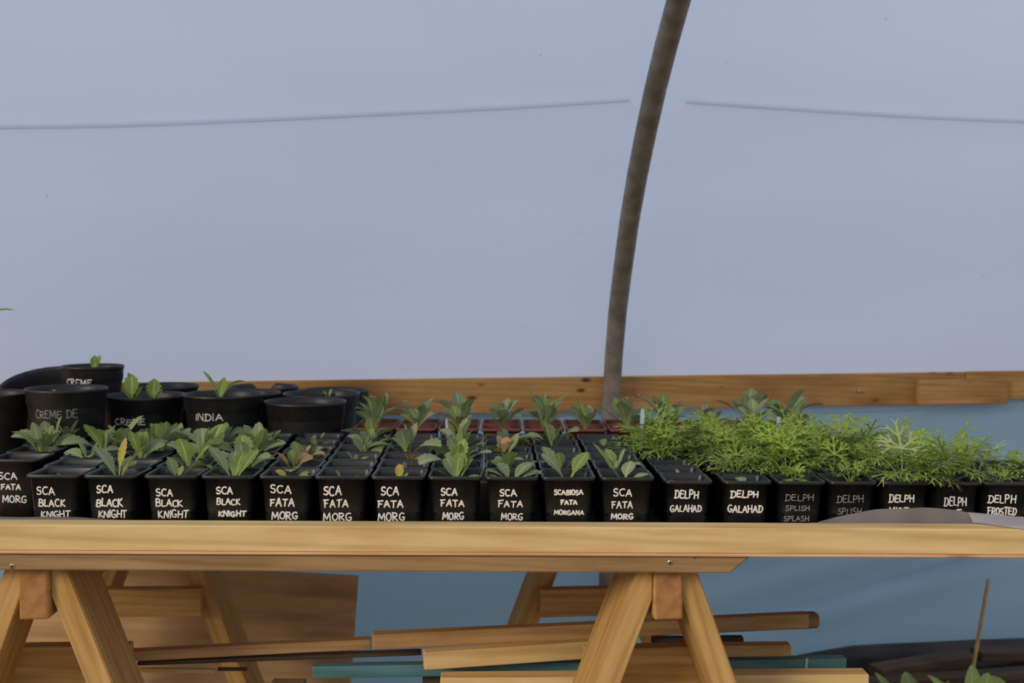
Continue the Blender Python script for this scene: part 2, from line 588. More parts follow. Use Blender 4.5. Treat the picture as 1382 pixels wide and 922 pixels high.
# ------------------------------------------------------------------ plants
def leaf(mb, base, az, L, W, e0, e1, pet=0.35, cren=0.10, teeth=9, fold=0.25, roll=0.0, mi=0, segs=30, tip=1.0, rnd=random):
    p = Vector(base)
    az = R(az)
    rows = []
    hd = Vector((math.cos(az), math.sin(az), 0))
    side = Vector((-math.sin(az), math.cos(az), 0))
    bend = rnd.uniform(-.45, .45)
    for i in range(segs + 1):
        t = i / segs
        el = R(e0 + (e1 - e0) * t ** 1.25)
        d = hd * math.cos(el) + Vector((0, 0, 1)) * math.sin(el)
        if i:
            p = p + d * (L / segs) + side * (bend * L / segs * t)
        n = side.cross(d).normalized()
        if n.z < 0 and abs(el) < 1.5:
            n = -n
        s = side * math.cos(roll) + n * math.sin(roll)
        n2 = d.cross(s)
        if t < pet:
            wv = 0.10 + 0.12 * (t / pet) ** 2
        else:
            q = (t - pet) / (1 - pet)
            wv = 0.22 + 0.78 * math.sin(min(1, q / 0.55) * math.pi / 2) if q < 0.55 else \
                math.cos(((q - .55) / .45) * math.pi / 2 * 0.985) ** (0.62 * tip)
            wv *= 1 + cren * (abs(math.sin(q * teeth * math.pi / 2 * 1.0)) - 0.5) * (1 if q < .95 else 0)
        wv *= W / 2
        f = fold * (1 if t > pet * .6 else 2.2)
        rows.append([p + s * (k * wv) + n2 * (-abs(k) * wv * -f) for k in (-1, -.5, 0, .5, 1)])
    mb.grid(rows, mi)
    return p


def ribbon(mb, pts, w0, w1, nrm, mi=0):
    rows = []
    for i, p in enumerate(pts):
        a, b = pts[max(i - 1, 0)], pts[min(i + 1, len(pts) - 1)]
        t = (b - a).normalized()
        s = t.cross(nrm).normalized()
        w_ = w0 + (w1 - w0) * i / (len(pts) - 1)
        rows.append([p - s * w_ / 2, p + s * w_ / 2])
    mb.grid(rows, mi)


def feathery(mb, base, rnd, n, hgt, spread, blade, mi=(0,), ribw=0.0034):
    base = Vector(base)
    for k in range(n):
        az = 2 * math.pi * (k + rnd.uniform(-.35, .35)) / n * 2.4
        inner = k / n
        r = spread * (0.25 + 0.75 * (1 - inner)) * rnd.uniform(.7, 1.1)
        h = hgt * (0.36 + 0.64 * inner) * rnd.uniform(.8, 1.1)
        hd = Vector((math.cos(az), math.sin(az), 0))
        end = base + hd * r + Vector((0, 0, h))
        c1 = base + hd * r * .25 + Vector((0, 0, h * .75))
        pts = []
        for i in range(7):
            t = i / 6
            pts.append(base * (1 - t) ** 2 + c1 * (2 * t * (1 - t)) + end * t * t)
        m_ = rnd.choice(mi)
        mb.tube(pts, [0.0013 - .0005 * i / 6 for i in range(7)], 5, m_, False)
        d = (pts[-1] - pts[-2]).normalized()
        tilt = rnd.uniform(-.95, -.2) + .9 * inner
        d = (d + hd * .5 + Vector((0, 0, tilt))).normalized()
        s = d.cross(Vector((0, 0, 1)))
        s = s.normalized() if s.length > .1 else Vector((1, 0, 0))
        nn = s.cross(d).normalized()
        if nn.z < 0:
            nn = -nn
        bl = blade * rnd.uniform(.7, 1.15)
        for j, ang in enumerate((-95, -46, 0, 46, 95)):
            a = R(ang + rnd.uniform(-9, 9))
            ld = (d * math.cos(a) + s * math.sin(a) + nn * rnd.uniform(-.1, .25)).normalized()
            ll = bl * (1 - abs(ang) / 260) * rnd.uniform(.85, 1.1)
            p0 = end
            p1 = p0 + ld * ll * .42
            ribbon(mb, [p0, p0.lerp(p1, .5), p1], ribw * .8, ribw * 1.15, nn, m_)
            for b_ in (-34, 0, 34):
                a2 = R(b_ + rnd.uniform(-8, 8))
                sd = ld.cross(nn).normalized()
                l2 = (ld * math.cos(a2) + sd * math.sin(a2) - nn * rnd.uniform(-.05, .35)).normalized()
                q0 = p1 if b_ else p1
                q1 = q0 + l2 * ll * (.36 if b_ else .42)
                ribbon(mb, [q0, q1], ribw * 1.0, ribw * .9, nn, m_)
                for c_ in (-24, 24):
                    a3 = R(c_ + rnd.uniform(-8, 8))
                    sd2 = l2.cross(nn).normalized()
                    l3 = (l2 * math.cos(a3) + sd2 * math.sin(a3) - nn * rnd.uniform(0, .45)).normalized()
                    r1 = q1 + l3 * ll * .27 * rnd.uniform(.7, 1.2)
                    ribbon(mb, [q1, q1.lerp(r1, .55), r1], ribw * .9, ribw * .3, nn, m_)


LM = ['leaf', 'leaf2', 'yellow', 'brown']
SIZES = {'tiny': (3, .014, .022), 'small': (4, .028, .040), 'medium': (5, .050, .066), 'large': (6, .066, .094)}


def rosette(name, size, rnd, base, parent, yellow=0.0, explicit=None, mi=None):
    mb = MB()
    base = Vector(base)
    if explicit:
        for (az, L, e0, e1, wf, m_) in explicit:
            leaf(mb, base + Vector((math.cos(R(az)), math.sin(R(az)), 0)) * .002, az, L, L * wf, e0, e1,
                 rnd.uniform(.25, .4), .30, rnd.choice((11, 13, 15)), rnd.uniform(.1, .35), rnd.uniform(-.35, .35), m_, rnd=rnd)
    else:
        n, l0, l1 = SIZES[size]
        a0 = rnd.uniform(0, 360)
        for k in range(n):
            az = a0 + k * 137.5 + rnd.uniform(-15, 15)
            inner = k / max(1, n - 1)
            L = rnd.uniform(l0, l1) * (1 - .25 * inner)
            e0 = 54 + 30 * inner + rnd.uniform(-8, 8)
            e1 = (-15 if k < n * .35 else 30) + 40 * inner + rnd.uniform(-18, 18)
            m_ = 0 if rnd.random() < .6 else 1
            if rnd.random() < yellow:
                m_ = rnd.choice((2, 3))
            leaf(mb, base + Vector((math.cos(R(az)), math.sin(R(az)), 0)) * .002, az, L, L * rnd.uniform(.34, .44), e0, e1,
                 rnd.uniform(.30, .45), .34, rnd.choice((11, 13, 15)), rnd.uniform(.1, .35), rnd.uniform(-.45, .45), m_, rnd=rnd)
    if size in ('medium', 'large'):
        mb.tube([base - Vector((0, 0, .004)), base + Vector((0, 0, .007))], [.0032, .0022], 6, 1, False)
    return mb.build(name, [M[k] for k in LM], parent)


# ------------------------------------------------------------------ pots
def rsq(hw, z, r, n=4):
    pts = []
    for (cx, cy, a0) in ((1, 1, 0), (-1, 1, 90), (-1, -1, 180), (1, -1, 270)):
        for i in range(n + 1):
            a = R(a0 + 90 * i / n)
            pts.append(Vector((cx * (hw - r) + r * math.cos(a), cy * (hw - r) + r * math.sin(a), z)))
    return pts


def square_pot_mesh(name, wid, h, mat):
    hw = wid / 2
    bt, bb = hw - .0045, hw * .75
    mb = MB()
    prof = [(bb - .004, 0.0, .006), (bb, .0015, .008), (bb + (bt - bb) * .5, h * .47, .009), (bt, h - .0060, .010),
            (hw - .0006, h - .0060, .009), (hw, h - .0050, .009), (hw, h - .0012, .009), (hw - .0010, h, .009),
            (hw - .0034, h, .008), (hw - .0048, h - .0025, .008), (bt - .0016, h - .012, .009), (bb + (bt - bb) * .4, h * .4, .008)]
    rows = [rsq(a, z, r) for a, z, r in prof]
    ids = mb.grid(rows, 0, closed=True)
    mb.face(tuple(reversed(ids[0])), 0)
    mb.face(tuple(ids[-1]), 0)
    me = mb.mesh(name, [mat])
    return me


def face_off(wid, h, z):
    hw = wid / 2
    bt, bb = hw - .0045, hw * .75
    mid = bb + (bt - bb) * .5
    if z < h * .47:
        return bb + (mid - bb) * z / (h * .47)
    return mid + (bt - mid) * (z - h * .47) / (h * .53 - .0085)


def soil_mesh(name, hw, rnd, round_=False):
    mb = MB()
    rows = []
    for k in (1.0, .8, .6, .4, .2, .02):
        if round_:
            ring = [Vector((hw * k * math.cos(2 * math.pi * i / 32), hw * k * math.sin(2 * math.pi * i / 32), 0)) for i in range(32)]
        else:
            ring = rsq(hw * k, 0, .006 * k)
        rows.append([p + Vector((0, 0, rnd.uniform(-.0018, .0018) if k < 1 else 0)) for p in ring])
    ids = mb.grid(rows, 0, uv=False, closed=True)
    mb.face(tuple(ids[-1]), 0)
    bottom = [mb.vert(Vector(mb.v[i]) - Vector((0, 0, .006))) for i in ids[0]]
    n = len(bottom)
    for i in range(n):
        mb.face((bottom[i], bottom[(i + 1) % n], ids[0][(i + 1) % n], ids[0][i]), 0)
    mb.face(tuple(reversed(bottom)), 0)
    return mb.mesh(name, [M['soil']])


RB = random.Random(11)
RT = at(691, 711.5, 1.76).z                        # top of the front rail
TABLE = at(691, 746.2, 1.76).z                     # plywood bench top
RY = 1.80
for _ in range(40):
    RY += (at(691, 704, RY).z - RT) * 3
RY = max(1.795, min(1.815, RY))                    # back of the rail
BIG = dict(w=.0865, h=at(600, 643.5, 1.825).z - TABLE, drop=.020)
SML = dict(w=.0785, h=at(1200, 650.5, 1.85).z - TABLE, drop=.017)
REDP = dict(w=.0860, h=at(650, 579, 2.39).z - TABLE, drop=.012)
for spec, mat, nm in ((BIG, M['pot'], 'deep_square_pot'), (SML, M['pot'], 'square_pot'), (REDP, M['red'], 'red_square_pot')):
    spec['pot'] = square_pot_mesh(nm, spec['w'], spec['h'], mat)
    z = spec['h'] - spec['drop']
    spec['soil'] = soil_mesh(nm + '_soil', face_off(spec['w'], spec['h'], z) - .0022, RB)
ORD = ['zeroth', 'first', 'second', 'third', 'fourth', 'fifth', 'sixth', 'seventh', 'eighth', 'ninth', 'tenth', 'eleventh',
       'twelfth', 'thirteenth', 'fourteenth', 'fifteenth', 'sixteenth', 'seventeenth', 'eighteenth', 'nineteenth', 'twentieth']


def potted(spec, x, y, rz, label, group, name='potted_seedling'):
    root = empty(name, (x, y, TABLE), rz)
    tag(root, label, 'potted plant', group)
    pot = link('pot', spec['pot'], root)
    soil = link('soil', spec['soil'], root, (0, 0, spec['h'] - spec['drop']))
    return root, pot


# ------------------------------------------------------------------ setting
fl = MB()
fl.grid([[(-7, -3, 0), (7, -3, 0)], [(-7, 9, 0), (7, 9, 0)]])
floor = fl.build('floor', M['path'], smooth=False)
floor['kind'] = 'structure'

WS = 0.215                                        # the long wall runs away to the right


def wall_y(x):
    return 2.990 + WS * x


# hoop: centre line from pixels at the depths that the pipe's narrowing gives
HOOP = [(823, 575, 3.02), (825, 540, 3.02), (828.4, 480, 2.995), (833.5, 420, 2.925), (840.9, 360, 2.84), (849.2, 300, 2.745),
        (859.4, 240, 2.65), (871.5, 180, 2.56), (884.6, 120, 2.47), (899.5, 60, 2.37), (916, 0, 2.27), (935.5, -70, 2.15)]
hp = [at(a, b, c) for a, b, c in HOOP]
foot = hp[0]
prof = [(p.z, p.y - wall_y(p.x) - (foot.y - wall_y(foot.x))) for p in hp]       # height -> lean inwards, relative to the wall line
prof = [(0.0, 0.0), (0.6, 0.0)] + [(z, min(0.0, o)) for z, o in prof]


def lean(z):
    for (z0, o0), (z1, o1) in zip(prof, prof[1:]):
        if z <= z1:
            t = (z - z0) / (z1 - z0)
            return o0 + (o1 - o0) * t
    (z0, o0), (z1, o1) = prof[-2:]
    return o1 + (o1 - o0) / (z1 - z0) * (z - z1)


lean_tab = {}


def slean(z):
    k = round(z, 3)
    if k not in lean_tab:
        lean_tab[k] = sum(lean(z + d) for d in (-.12, -.08, -.04, 0, .04, .08, .12)) / 7
    return lean_tab[k]


def film_pt(x, z, bulge=0.0):
    return Vector((x, wall_y(x) + 0.036 + slean(z) - bulge, z))


HX = 0.26
up = MB()
rows = []
xs = [-2.6 + 0.05 * i for i in range(0, 125)]
zs = [0.86 + 0.025 * i for i in range(0, 68)]
for z in zs:
    rows.append([film_pt(x, z, 0.018 * (1 - math.exp(-((x - HX) / .35) ** 2)) * min(1, max(0, (z - .95) / .3))
                         + .004 * math.sin(3.1 * x + 5 * z) * math.exp(-((z - .98) / .3) ** 2)) for x in xs])
up.grid(rows)
wall = up.build('wall_back', M['film'])
wall['kind'] = 'structure'
wall['label'] = 'pale lilac polythene cover of the tunnel'
# the lap seam of the cover, sagging away from the hoop on both sides


def seam_line(pix):
    pts = []
    for (px, py) in pix:
        lo = 2.2
        p = at(px, py, lo)
        for _ in range(60):                        # walk along the sight line to the cover
            tgt = film_pt(p.x, p.z, 0.018 * (1 - math.exp(-((p.x - HX) / .35) ** 2))).y
            p = at(px, py, p.y + (tgt - p.y) * .5)
        pts.append(p - Vector((0, .0015, 0)))
    return pts


def smooth_line(pix, n=10):
    out = []
    for i in range(len(pix) - 1):
        p0, p1, p2, p3 = pix[max(i - 1, 0)], pix[i], pix[i + 1], pix[min(i + 2, len(pix) - 1)]
        for k in range(n):
            t = k / n
            out.append(tuple(.5 * (2 * p1[j] + (p2[j] - p0[j]) * t + (2 * p0[j] - 5 * p1[j] + 4 * p2[j] - p3[j]) * t * t
                                   + (3 * p1[j] - p0[j] - 3 * p2[j] + p3[j]) * t ** 3) for j in range(2)))
    return out + [pix[-1]]


for pix in ([(-120, 175), (0, 174), (150, 172), (300, 166.5), (500, 157), (690, 147.5), (850, 137)],
            [(925, 139), (960, 142), (1100, 151.5), (1240, 160), (1382, 166), (1500, 170)]):
    sm = MB()
    pl = seam_line(smooth_line(pix))
    rows = []
    for p in pl:
        rows.append([p + Vector((0, .0014, .012)), p + Vector((0, .0006, .004)), p + Vector((0, .0002, 0)), p + Vector((0, .0012, -.0010))])
    sm.grid(rows)
    sm.build('seam_fold', M['film'], wall)

# side sheet below the rail, with slack folds running up to the right
lo = MB()
rows = []
for i in range(46):
    z = 0.0 + i * 0.0205
    row = []
    for j in range(140):
        x = -2.0 + j * 0.032
        q = z - (0.30 + 0.20 * (x - .6))
        b = .030 * math.exp(-(q / .032) ** 2) - .016 * math.exp(-((q + .085) / .04) ** 2) + .016 * math.exp(-((q - .12) / .03) ** 2)
        b *= 1.5 * max(0, min(1, (x - .35) / .5))
        b += .010 * math.sin(2.2 * x + 4 * z) + .006 * math.sin(9 * (z - .35 * x))
        row.append(Vector((x, wall_y(x) + .035 - b, z)))
    rows.append(row)
lo.grid(rows)
lower = lo.build('wall_back_lower', M['curtain'])
lower['kind'] = 'structure'
lower['label'] = 'teal side sheet hanging below the timber rail'

# base rail: two lengths of board with a scarf block across the joint


def wall_board(name, xa, xb, ztop, h, proud, t, mat, parent=None):
    p0 = Vector((xa, wall_y(xa) - proud, ztop))
    p1 = Vector((xb, wall_y(xb) - proud, ztop))
    return timber(name, p0, p1, h, t, mat, parent, .003)


j = at(1290, 505, 3.34).x
b1 = wall_board('wall_rail', -2.0, j, .967, .0905, 0.0, .030, M['board'])
tag(b1, 'long brown knotty timber rail along the back of the tunnel', 'timber rail')
b2 = wall_board('wall_rail', j + .002, 2.4, .968, .082, -.003, .030, M['board'])
tag(b2, 'short brown timber rail at the right frame edge, beyond the joining block', 'timber rail')
xa, xb = at(1226, 540, 3.30).x, at(1350, 540, 3.33).x
b3 = wall_board('joining_block', xa, xb, .9475, .071, .020, .019, M['board'])
tag(b3, 'brown timber block nailed across the joint of the wall rail', 'timber block')
for (px, py) in ((1265, 542), (1319, 540)):
    pp = at(px, py, wall_y(.0) + .25)
    yy = wall_y(at(px, py, 3.3).x) - .0215
    pp = at(px, py, yy)
    nb = MB()
    nb.tube([pp + Vector((0, .004, 0)), pp - Vector((0, .0015, 0))], .0038, 10)
    n_ = nb.build('nail', M['screw'], b3)
    n_.matrix_parent_inverse = b3.matrix_basis.inverted()
for (px, py) in ((737, 534), (861, 533), (1160, 527)):
    yy = wall_y(at(px, py, 3.1).x) - .0015
    pp = at(px, py, yy)
    nb = MB()
    nb.tube([pp + Vector((0, .004, 0)), pp - Vector((.001, .006, .002))], .0042, 10)
    n_ = nb.build('nail', M['screw'], b1)
    n_.matrix_parent_inverse = b1.matrix_basis.inverted()

hb = MB()
ground = Vector((foot.x - .004, foot.y, 0.0))
tail = []
q_, d_ = hp[-1].copy(), (hp[-1] - hp[-2]).normalized()
for k in range(9):                                 # on over the path, out of the picture
    d_ = (d_ + Vector((0, -.02, -.03))).normalized()
    q_ = q_ + d_ * .12
    tail.append(q_.copy())
hb.tube([ground, ground.lerp(foot, .5)] + hp + tail, .0236, 20)
hoop = hb.build('tunnel_hoop', M['pipe'])
tag(hoop, 'curved grey steel hoop pipe rising in front of the back wall', 'pipe')

# ------------------------------------------------------------------ bench
bench = empty('potting_bench', (0, 1.76, TABLE))
tag(bench, 'long plywood bench top with a pale pine front rail, carrying all the pots', 'bench')


def in_parent(o, parent):
    o.parent = parent
    o.matrix_parent_inverse = parent.matrix_basis.inverted()
    return o


def slab(name, poly, z, t, mat, parent):
    bm = bmesh.new()
    vs = [bm.verts.new((x, y, z)) for x, y in poly]
    f = bm.faces.new(vs)
    r = bmesh.ops.extrude_face_region(bm, geom=[f])
    for v in r['geom']:
        if isinstance(v, bmesh.types.BMVert):
            v.co.z -= t
    bmesh.ops.recalc_face_normals(bm, faces=list(bm.faces))
    bmesh.ops.bevel(bm, geom=list(bm.edges), offset=.0012, segments=1, affect='EDGES')
    me = bpy.data.meshes.new(name)
    bm.to_mesh(me)
    bm.free()
    me.materials.append(mat)
    return in_parent(link(name, me), parent)


M['ply_edge'] = wood('pink_ply_edge', srgb(222, 176, 134), srgb(198, 148, 106), srgb(120, 80, 50), 0.1, .6, .3)
slab('plywood_sheet', [(-1.38, 1.758), (1.40, 1.758), (1.40, 2.58), (-1.38, 2.58)], TABLE, .0048, M['ply_edge'], bench)
slab('plywood_sheet', [(-1.38, 2.582), (-.302, 2.582), (-.302, 2.88), (-1.38, 2.655)], TABLE, .0048, M['ply_edge'], bench)
fr = timber('front_rail', (-1.38, 1.76, RT), (1.40, 1.76, RT), RT - TABLE, RY - 1.76, M['rail'], None, .002)
in_parent(fr, bench)
zb = TABLE - .0048
ZB2 = at(691, 772.5, 1.7625).z                    # underside of the bearer


def prism(name, poly_xz, y0, y1, mat, parent=None, bevel=.002, origin=None):
    """outline in x,z pushed from y0 to y1"""
    bm = bmesh.new()
    vs = [bm.verts.new((x, y0, z)) for x, z in poly_xz]
    f = bm.faces.new(vs)
    r = bmesh.ops.extrude_face_region(bm, geom=[f])
    for v in r['geom']:
        if isinstance(v, bmesh.types.BMVert):
            v.co.y = y1
    bmesh.ops.recalc_face_normals(bm, faces=list(bm.faces))
    if bevel:
        bmesh.ops.bevel(bm, geom=list(bm.edges), offset=bevel, segments=2, affect='EDGES')
    me = bpy.data.meshes.new(name)
    bm.to_mesh(me)
    bm.free()
    me.materials.append(mat)
    o = link(name, me)
    return in_parent(o, parent) if parent is not None else o


xr = at(1013, 748, 1.765).x
xr2 = at(985, 772, 1.765).x
br = prism('bearer', [(-1.38, zb), (-1.38, ZB2), (xr2, ZB2), (xr, zb)], 1.7625, 1.806, M['bearer'], bench)
prism('bearer', [(-1.38, zb), (-1.38, ZB2), (xr2, ZB2), (xr, zb)], 2.52, 2.565, M['bearer'], bench)
for (px, py) in ((16, 764), (904, 759), (937, 751.5)):
    p = at(px, py, 1.7622)
    sb = MB()
    rad = .0042 if py > 752 else .003
    sb.tube([p + Vector((0, .003, 0)), p + Vector((0, -.0008, 0))], rad, 14)
    s_ = in_parent(sb.build('screw', M['screw']), br)
    for a in (0, 1):
        q = MB()
        dx, dz = (.0022, .0007) if a == 0 else (.0007, .0022)
        q.grid([[p + Vector((-dx, -.0010, -dz)), p + Vector((dx, -.0010, -dz))],
                [p + Vector((-dx, -.0010, dz)), p + Vector((dx, -.0010, dz))]])
        # cross slot of the screw
        for (vx) in range(len(q.v)):
            pass
        qq = in_parent(q.build('screw_slot', M['dark']), br)


# ------------------------------------------------------------------ trestles
def trestle(px_beam, vp, label, lx, rx, brace_h, low):
    Y0 = 1.785
    z_top = ZB2 - .0003
    z_bot = at(px_beam, 837, Y0).z
    c = at(px_beam, 800, Y0)
    ax = Vector(((vp - 691.0) / F_PX, 1, 0)).normalized()
    sd = Vector((ax.y, -ax.x, 0))
    root = empty('trestle', (c.x, Y0, 0))
    tag(root, label, 'trestle', 'trestles under the bench')

    def put(name, p0, p1, h, t, mat, end=None):
        return in_parent(timber(name, p0, p1, h, t, mat, None, .002, end), root)

    # ridge beam, running back
    bw = .0455
    L = .86
    bm_ = box_mesh('ridge_beam', L, bw, z_top - z_bot, [M['trestle'], M['endgrain']], .004, True)
    o = link('ridge_beam', bm_)
    p0 = Vector((c.x, Y0, z_top)) + sd * (bw / 2)
    o.matrix_basis = Matrix(((ax.x, -sd.x, 0, p0.x), (ax.y, -sd.y, 0, p0.y), (0, 0, 1, p0.z), (0, 0, 0, 1)))
    in_parent(o, root)
    slope = math.tan(R(20.3))
    lw = .0385

    def leg(side, yy, t, ztop, shift=0.0):
        """splayed leg: a parallelogram cut plumb against the beam, pushed back by t"""
        s = side
        x0 = bw / 2 + .0005 + shift
        lean_ = slope
        wx = lw / math.cos(R(20.3))
        zc = ztop - .046
        poly = [(x0, ztop), (x0, zc)]
        xg = x0 + (zc - 0.0) * lean_
        poly += [(xg, 0.0), (xg + wx, 0.0)]
        xt = x0 + wx - .046 * lean_
        if xt - x0 > .004:
            poly += [(xt, ztop)]
        poly = [(s * a, b) for a, b in poly]
        mb_ = prism('leg', poly, 0, t, M['trestle'], None, .002)
        base = Vector((c.x, Y0, 0)) + ax * yy
        al = Vector((-s * math.sin(R(20.3)), 0, math.cos(R(20.3))))          # along the leg: the grain follows it
        cr = al.cross(Vector((0, 1, 0)))
        rm = Matrix(((al.x, 0, cr.x, 0), (al.y, 1, cr.y, 0), (al.z, 0, cr.z, 0), (0, 0, 0, 1)))
        mb_.data.transform(rm.inverted())
        mb_.matrix_basis = Matrix(((sd.x, ax.x, 0, base.x), (sd.y, ax.y, 0, base.y), (0, 0, 1, 0), (0, 0, 0, 1))) @ rm
        return in_parent(mb_, root)

    for yy, t in ((.012, .130), (.70, .13)):
        for s in (-1, 1):
            leg(s, yy, t, z_top - .004)

    def brace(yy, ztop, h, xl, xr_, t=.030):
        p0 = Vector((c.x, Y0, ztop)) + ax * yy + sd * xl
        p1 = Vector((c.x, Y0, ztop)) + ax * yy + sd * xr_
        return put('brace', p0, p1, h, t, M['trestle'])

    # rear upper brace in front of the rear legs, lower brace behind the front legs
    zt = at(px_beam, 795, 2.45).z
    hw_ = bw / 2 + (z_top - zt) * slope
    brace(.67 - .004, zt, .060, -hw_ - .012, hw_ + .012, .030)
    zl = low
    hl = bw / 2 + (z_top - zl) * slope + .02
    brace((1.93 - Y0) / ax.y - .002, zl, .085, -hl, hl, .030)
    return root


trestle(45, 612, 'left pine trestle under the bench, in front of the plywood panel', 0, 0, 0, .592)
trestle(903, 520, 'right pine trestle under the bench, with planks lying behind its legs', 0, 0, 0, .594)

# ------------------------------------------------------------------ things under the bench
pa, pb_ = at(36, 777, 2.70), at(484, 778, 2.775)
pn = timber('plywood_panel', (pa.x, 2.70, at(36, 755, 2.70).z), (pb_.x, 2.775, pb_.z), pb_.z - .001, .012, M['panel'], None, .001)
tag(pn, 'brown plywood panel standing behind the left trestle', 'plywood panel')


def plank(name, a, b, h, t, mat, label, cat='plank', bevel=.0018, end=None):
    o = timber(name, at(*a), at(*b), h, t, mat, None, bevel, end)
    return tag(o, label, cat, 'loose planks under the bench')


plank('plank', (503, 857, 2.0), (1092, 829, 2.14), .027, .024, M['plank'], 'longest brown plank, topmost of the pile behind the right trestle', end=M['plank'])
plank('plank', (950, 836, 2.175), (1108, 829, 2.195), .030, .030, M['plank_dull'], 'dull plank with clipped end behind the topmost plank, far right', bevel=.008)
plank('plank', (125, 882, 2.02), (500.5, 863, 2.09), .019, .022, M['plank'], 'thin tan plank reaching left behind the left trestle leg')
plank('plank', (185, 894, 2.03), (569, 880, 2.095), .007, .022, M['plank_dark'], 'thin dark board lying under the thin tan plank')
plank('plank', (573, 881, 1.985), (860, 862, 2.06), .0315, .026, M['rail'], 'golden knotted plank end left of the right trestle leg', end=M['rail'])
tb_ = plank('plank', (421, 900, 2.03), (1143, 889, 2.095), .0220, .024, M['teal'], 'long teal-painted board lying low in the plank pile', 'board')
p_ = at(1089, 888.6, 2.088)
mk = MB()
mk.grid([[p_ + Vector((-.0022, -.0008, 0)), p_ + Vector((.0022, -.0008, 0))], [p_ + Vector((-.0034, -.0008, -.0215)), p_ + Vector((.0008, -.0008, -.0215))]])
mko = mk.build('tape_mark', M['tag'], tb_)
mko.matrix_parent_inverse = tb_.matrix_basis.inverted()
mko['label'] = 'white stripe'
plank('plank', (594, 915.5, 1.970), (1173, 910.5, 1.980), .040, .036, M['rail'], 'pale plank lowest in the pile, passing behind the right trestle', end=M['rail'])
plank('plank', (890, 873, 2.055), (1068, 871, 2.06), .021, .026, M['plank'], 'short brown plank resting on the teal board, right of the trestle', end=M['plank'])
plank('plank', (880, 862, 2.12), (1004, 861, 2.12), .011, .02, M['plank_dark'], 'thin dark offcut behind the short brown plank')
plank('batten', (170, 902, 2.10), (290, 904, 2.10), .0085, .010, M['rail'], 'thin splintered batten low beside the left trestle leg', 'batten')
plank('batten', (293, 902, 2.12), (333, 902, 2.12), .006, .008, M['plank_dark'], 'small dark broken batten end beyond the splintered batten', 'batten')
plank('offcut', (570, 914, 2.07), (596, 914, 2.07), .022, .03, M['plank_dark'], 'small dark timber offcut under the golden plank end', 'offcut')

# stand that carries the pile, below the picture
for k, (x, lab) in enumerate(((-.40, 'left'), (.53, 'right'))):
    st = empty('timber_stand', (x, 2.05, 0))
    tag(st, 'low timber stand carrying the ' + lab + ' end of the plank pile', 'stand')
    # one post under a short crosspiece
    in_parent(timber('crosspiece', (x - .03, 1.968, .494), (x + .03, 1.968, .494), .045, .092, M['plank_dull']), st)
    for yy in (1.992,):
        in_parent(timber('post', (x - .025, yy, .4488), (x + .025, yy, .4488), .448, .045, M['plank_dull']), st)

# ------------------------------------------------------------------ foot of the wall, right
sk = MB()
rows = []
prof_px = [(1080, 884), (1113, 878), (1155, 871), (1200, 868.5), (1260, 866), (1320, 863), (1382, 861), (1450, 858), (1600, 852)]
top = []
for (px, py) in prof_px:
    p = at(px, py, 3.2)
    for _ in range(30):
        p = at(px, py, wall_y(p.x) - .03)
    top.append(p)
for k in range(7):
    t = k / 6
    rows.append([Vector((p.x, p.y - .02 - .10 * t ** 1.5 - .012 * math.sin(9 * p.x + 5 * t), p.z * (1 - t))) for p in top])
rows.insert(0, [p + Vector((0, .03, -.01)) for p in top])
sk.grid(rows)
tag(sk.build('ground_sheet', M['gsheet']), 'black plastic ground sheet tucked against the foot of the wall', 'plastic sheet')
for (a, b, h, t, lab) in (((1190, 905, 2.93), (1318, 884, 3.02), .040, .06, 'short wet dark board lying in front of the black ground sheet'),
                          ((1120, 925, 2.86), (1420, 905, 2.98), .05, .05, 'long dark sleeper lying lowest at the foot of the wall'),
                          ((1325, 881, 3.06), (1470, 879, 3.10), .028, .06, 'dark weathered board at the right edge, behind the bamboo cane')):
    p0, p1 = at(*a), at(*b)
    o = timber('dark_board', p0, p1, h, t, M['sleeper'], None, .004)
    tag(o, lab, 'board', 'old boards at the wall foot')
mb = MB()
rows = []
rg = random.Random(5)
for i in range(9):
    rows.append([Vector((.55 + .09 * k_, 2.62 + (wall_y(.55 + .09 * k_) - .03 - 2.62) * i / 8, max(.0, .165 * math.sin(min(1, i / 6) * 1.5) + rg.uniform(-.012, .012) - .02) if i else 0.0))
                 for k_ in range(22)])
mb.grid(rows)
tag(mb.build('soil_bank', M['earth']), 'dark soil bank under the boards at the foot of the wall', 'soil', kind='stuff')

cb = MB()
c0, c1 = at(1334, 782, 2.86), at(1311, 915, 2.86)
cg = c0 + (c1 - c0) * ((c0.z) / (c0.z - c1.z))
n_ = 14
pts = [c0.lerp(cg, i / n_) for i in range(n_ + 1)]
cb.tube(pts, [.0052 if i in (5, 10) else .0046 for i in range(n_ + 1)], 10)
tag(cb.build('bamboo_cane', M['cane']), 'thin bamboo cane stuck upright at the lower right by the wall', 'cane')
for k, (px, lab) in enumerate(((1240, 'left of'), (1322, 'at the foot of'), (1372, 'right of'))):
    y_ = 2.72
    rnd = random.Random(40 + k)
    b_ = at(px, 935, y_)
    root = empty('ground_plant', (b_.x, y_, .08))
    tag(root, 'broad-leaved green plant growing in the ground ' + lab + ' the bamboo cane', 'plant', 'plants at the foot of the wall')
    mb = MB()
    hh = (at(px, 914 if k else 921, y_).z - .08) * .95
    for q in range(8):
        az = q * 47 + rnd.uniform(-15, 15)
        leaf(mb, (0, 0, 0), az, hh * rnd.uniform(.95, 1.25), .045, 80 - 3 * q % 20, 40 + rnd.uniform(-15, 25), .45, .05, 7, .2, rnd.uniform(-.4, .4), 0, rnd=rnd)
    mb.build('leaves', [M['ground_leaf']], root)

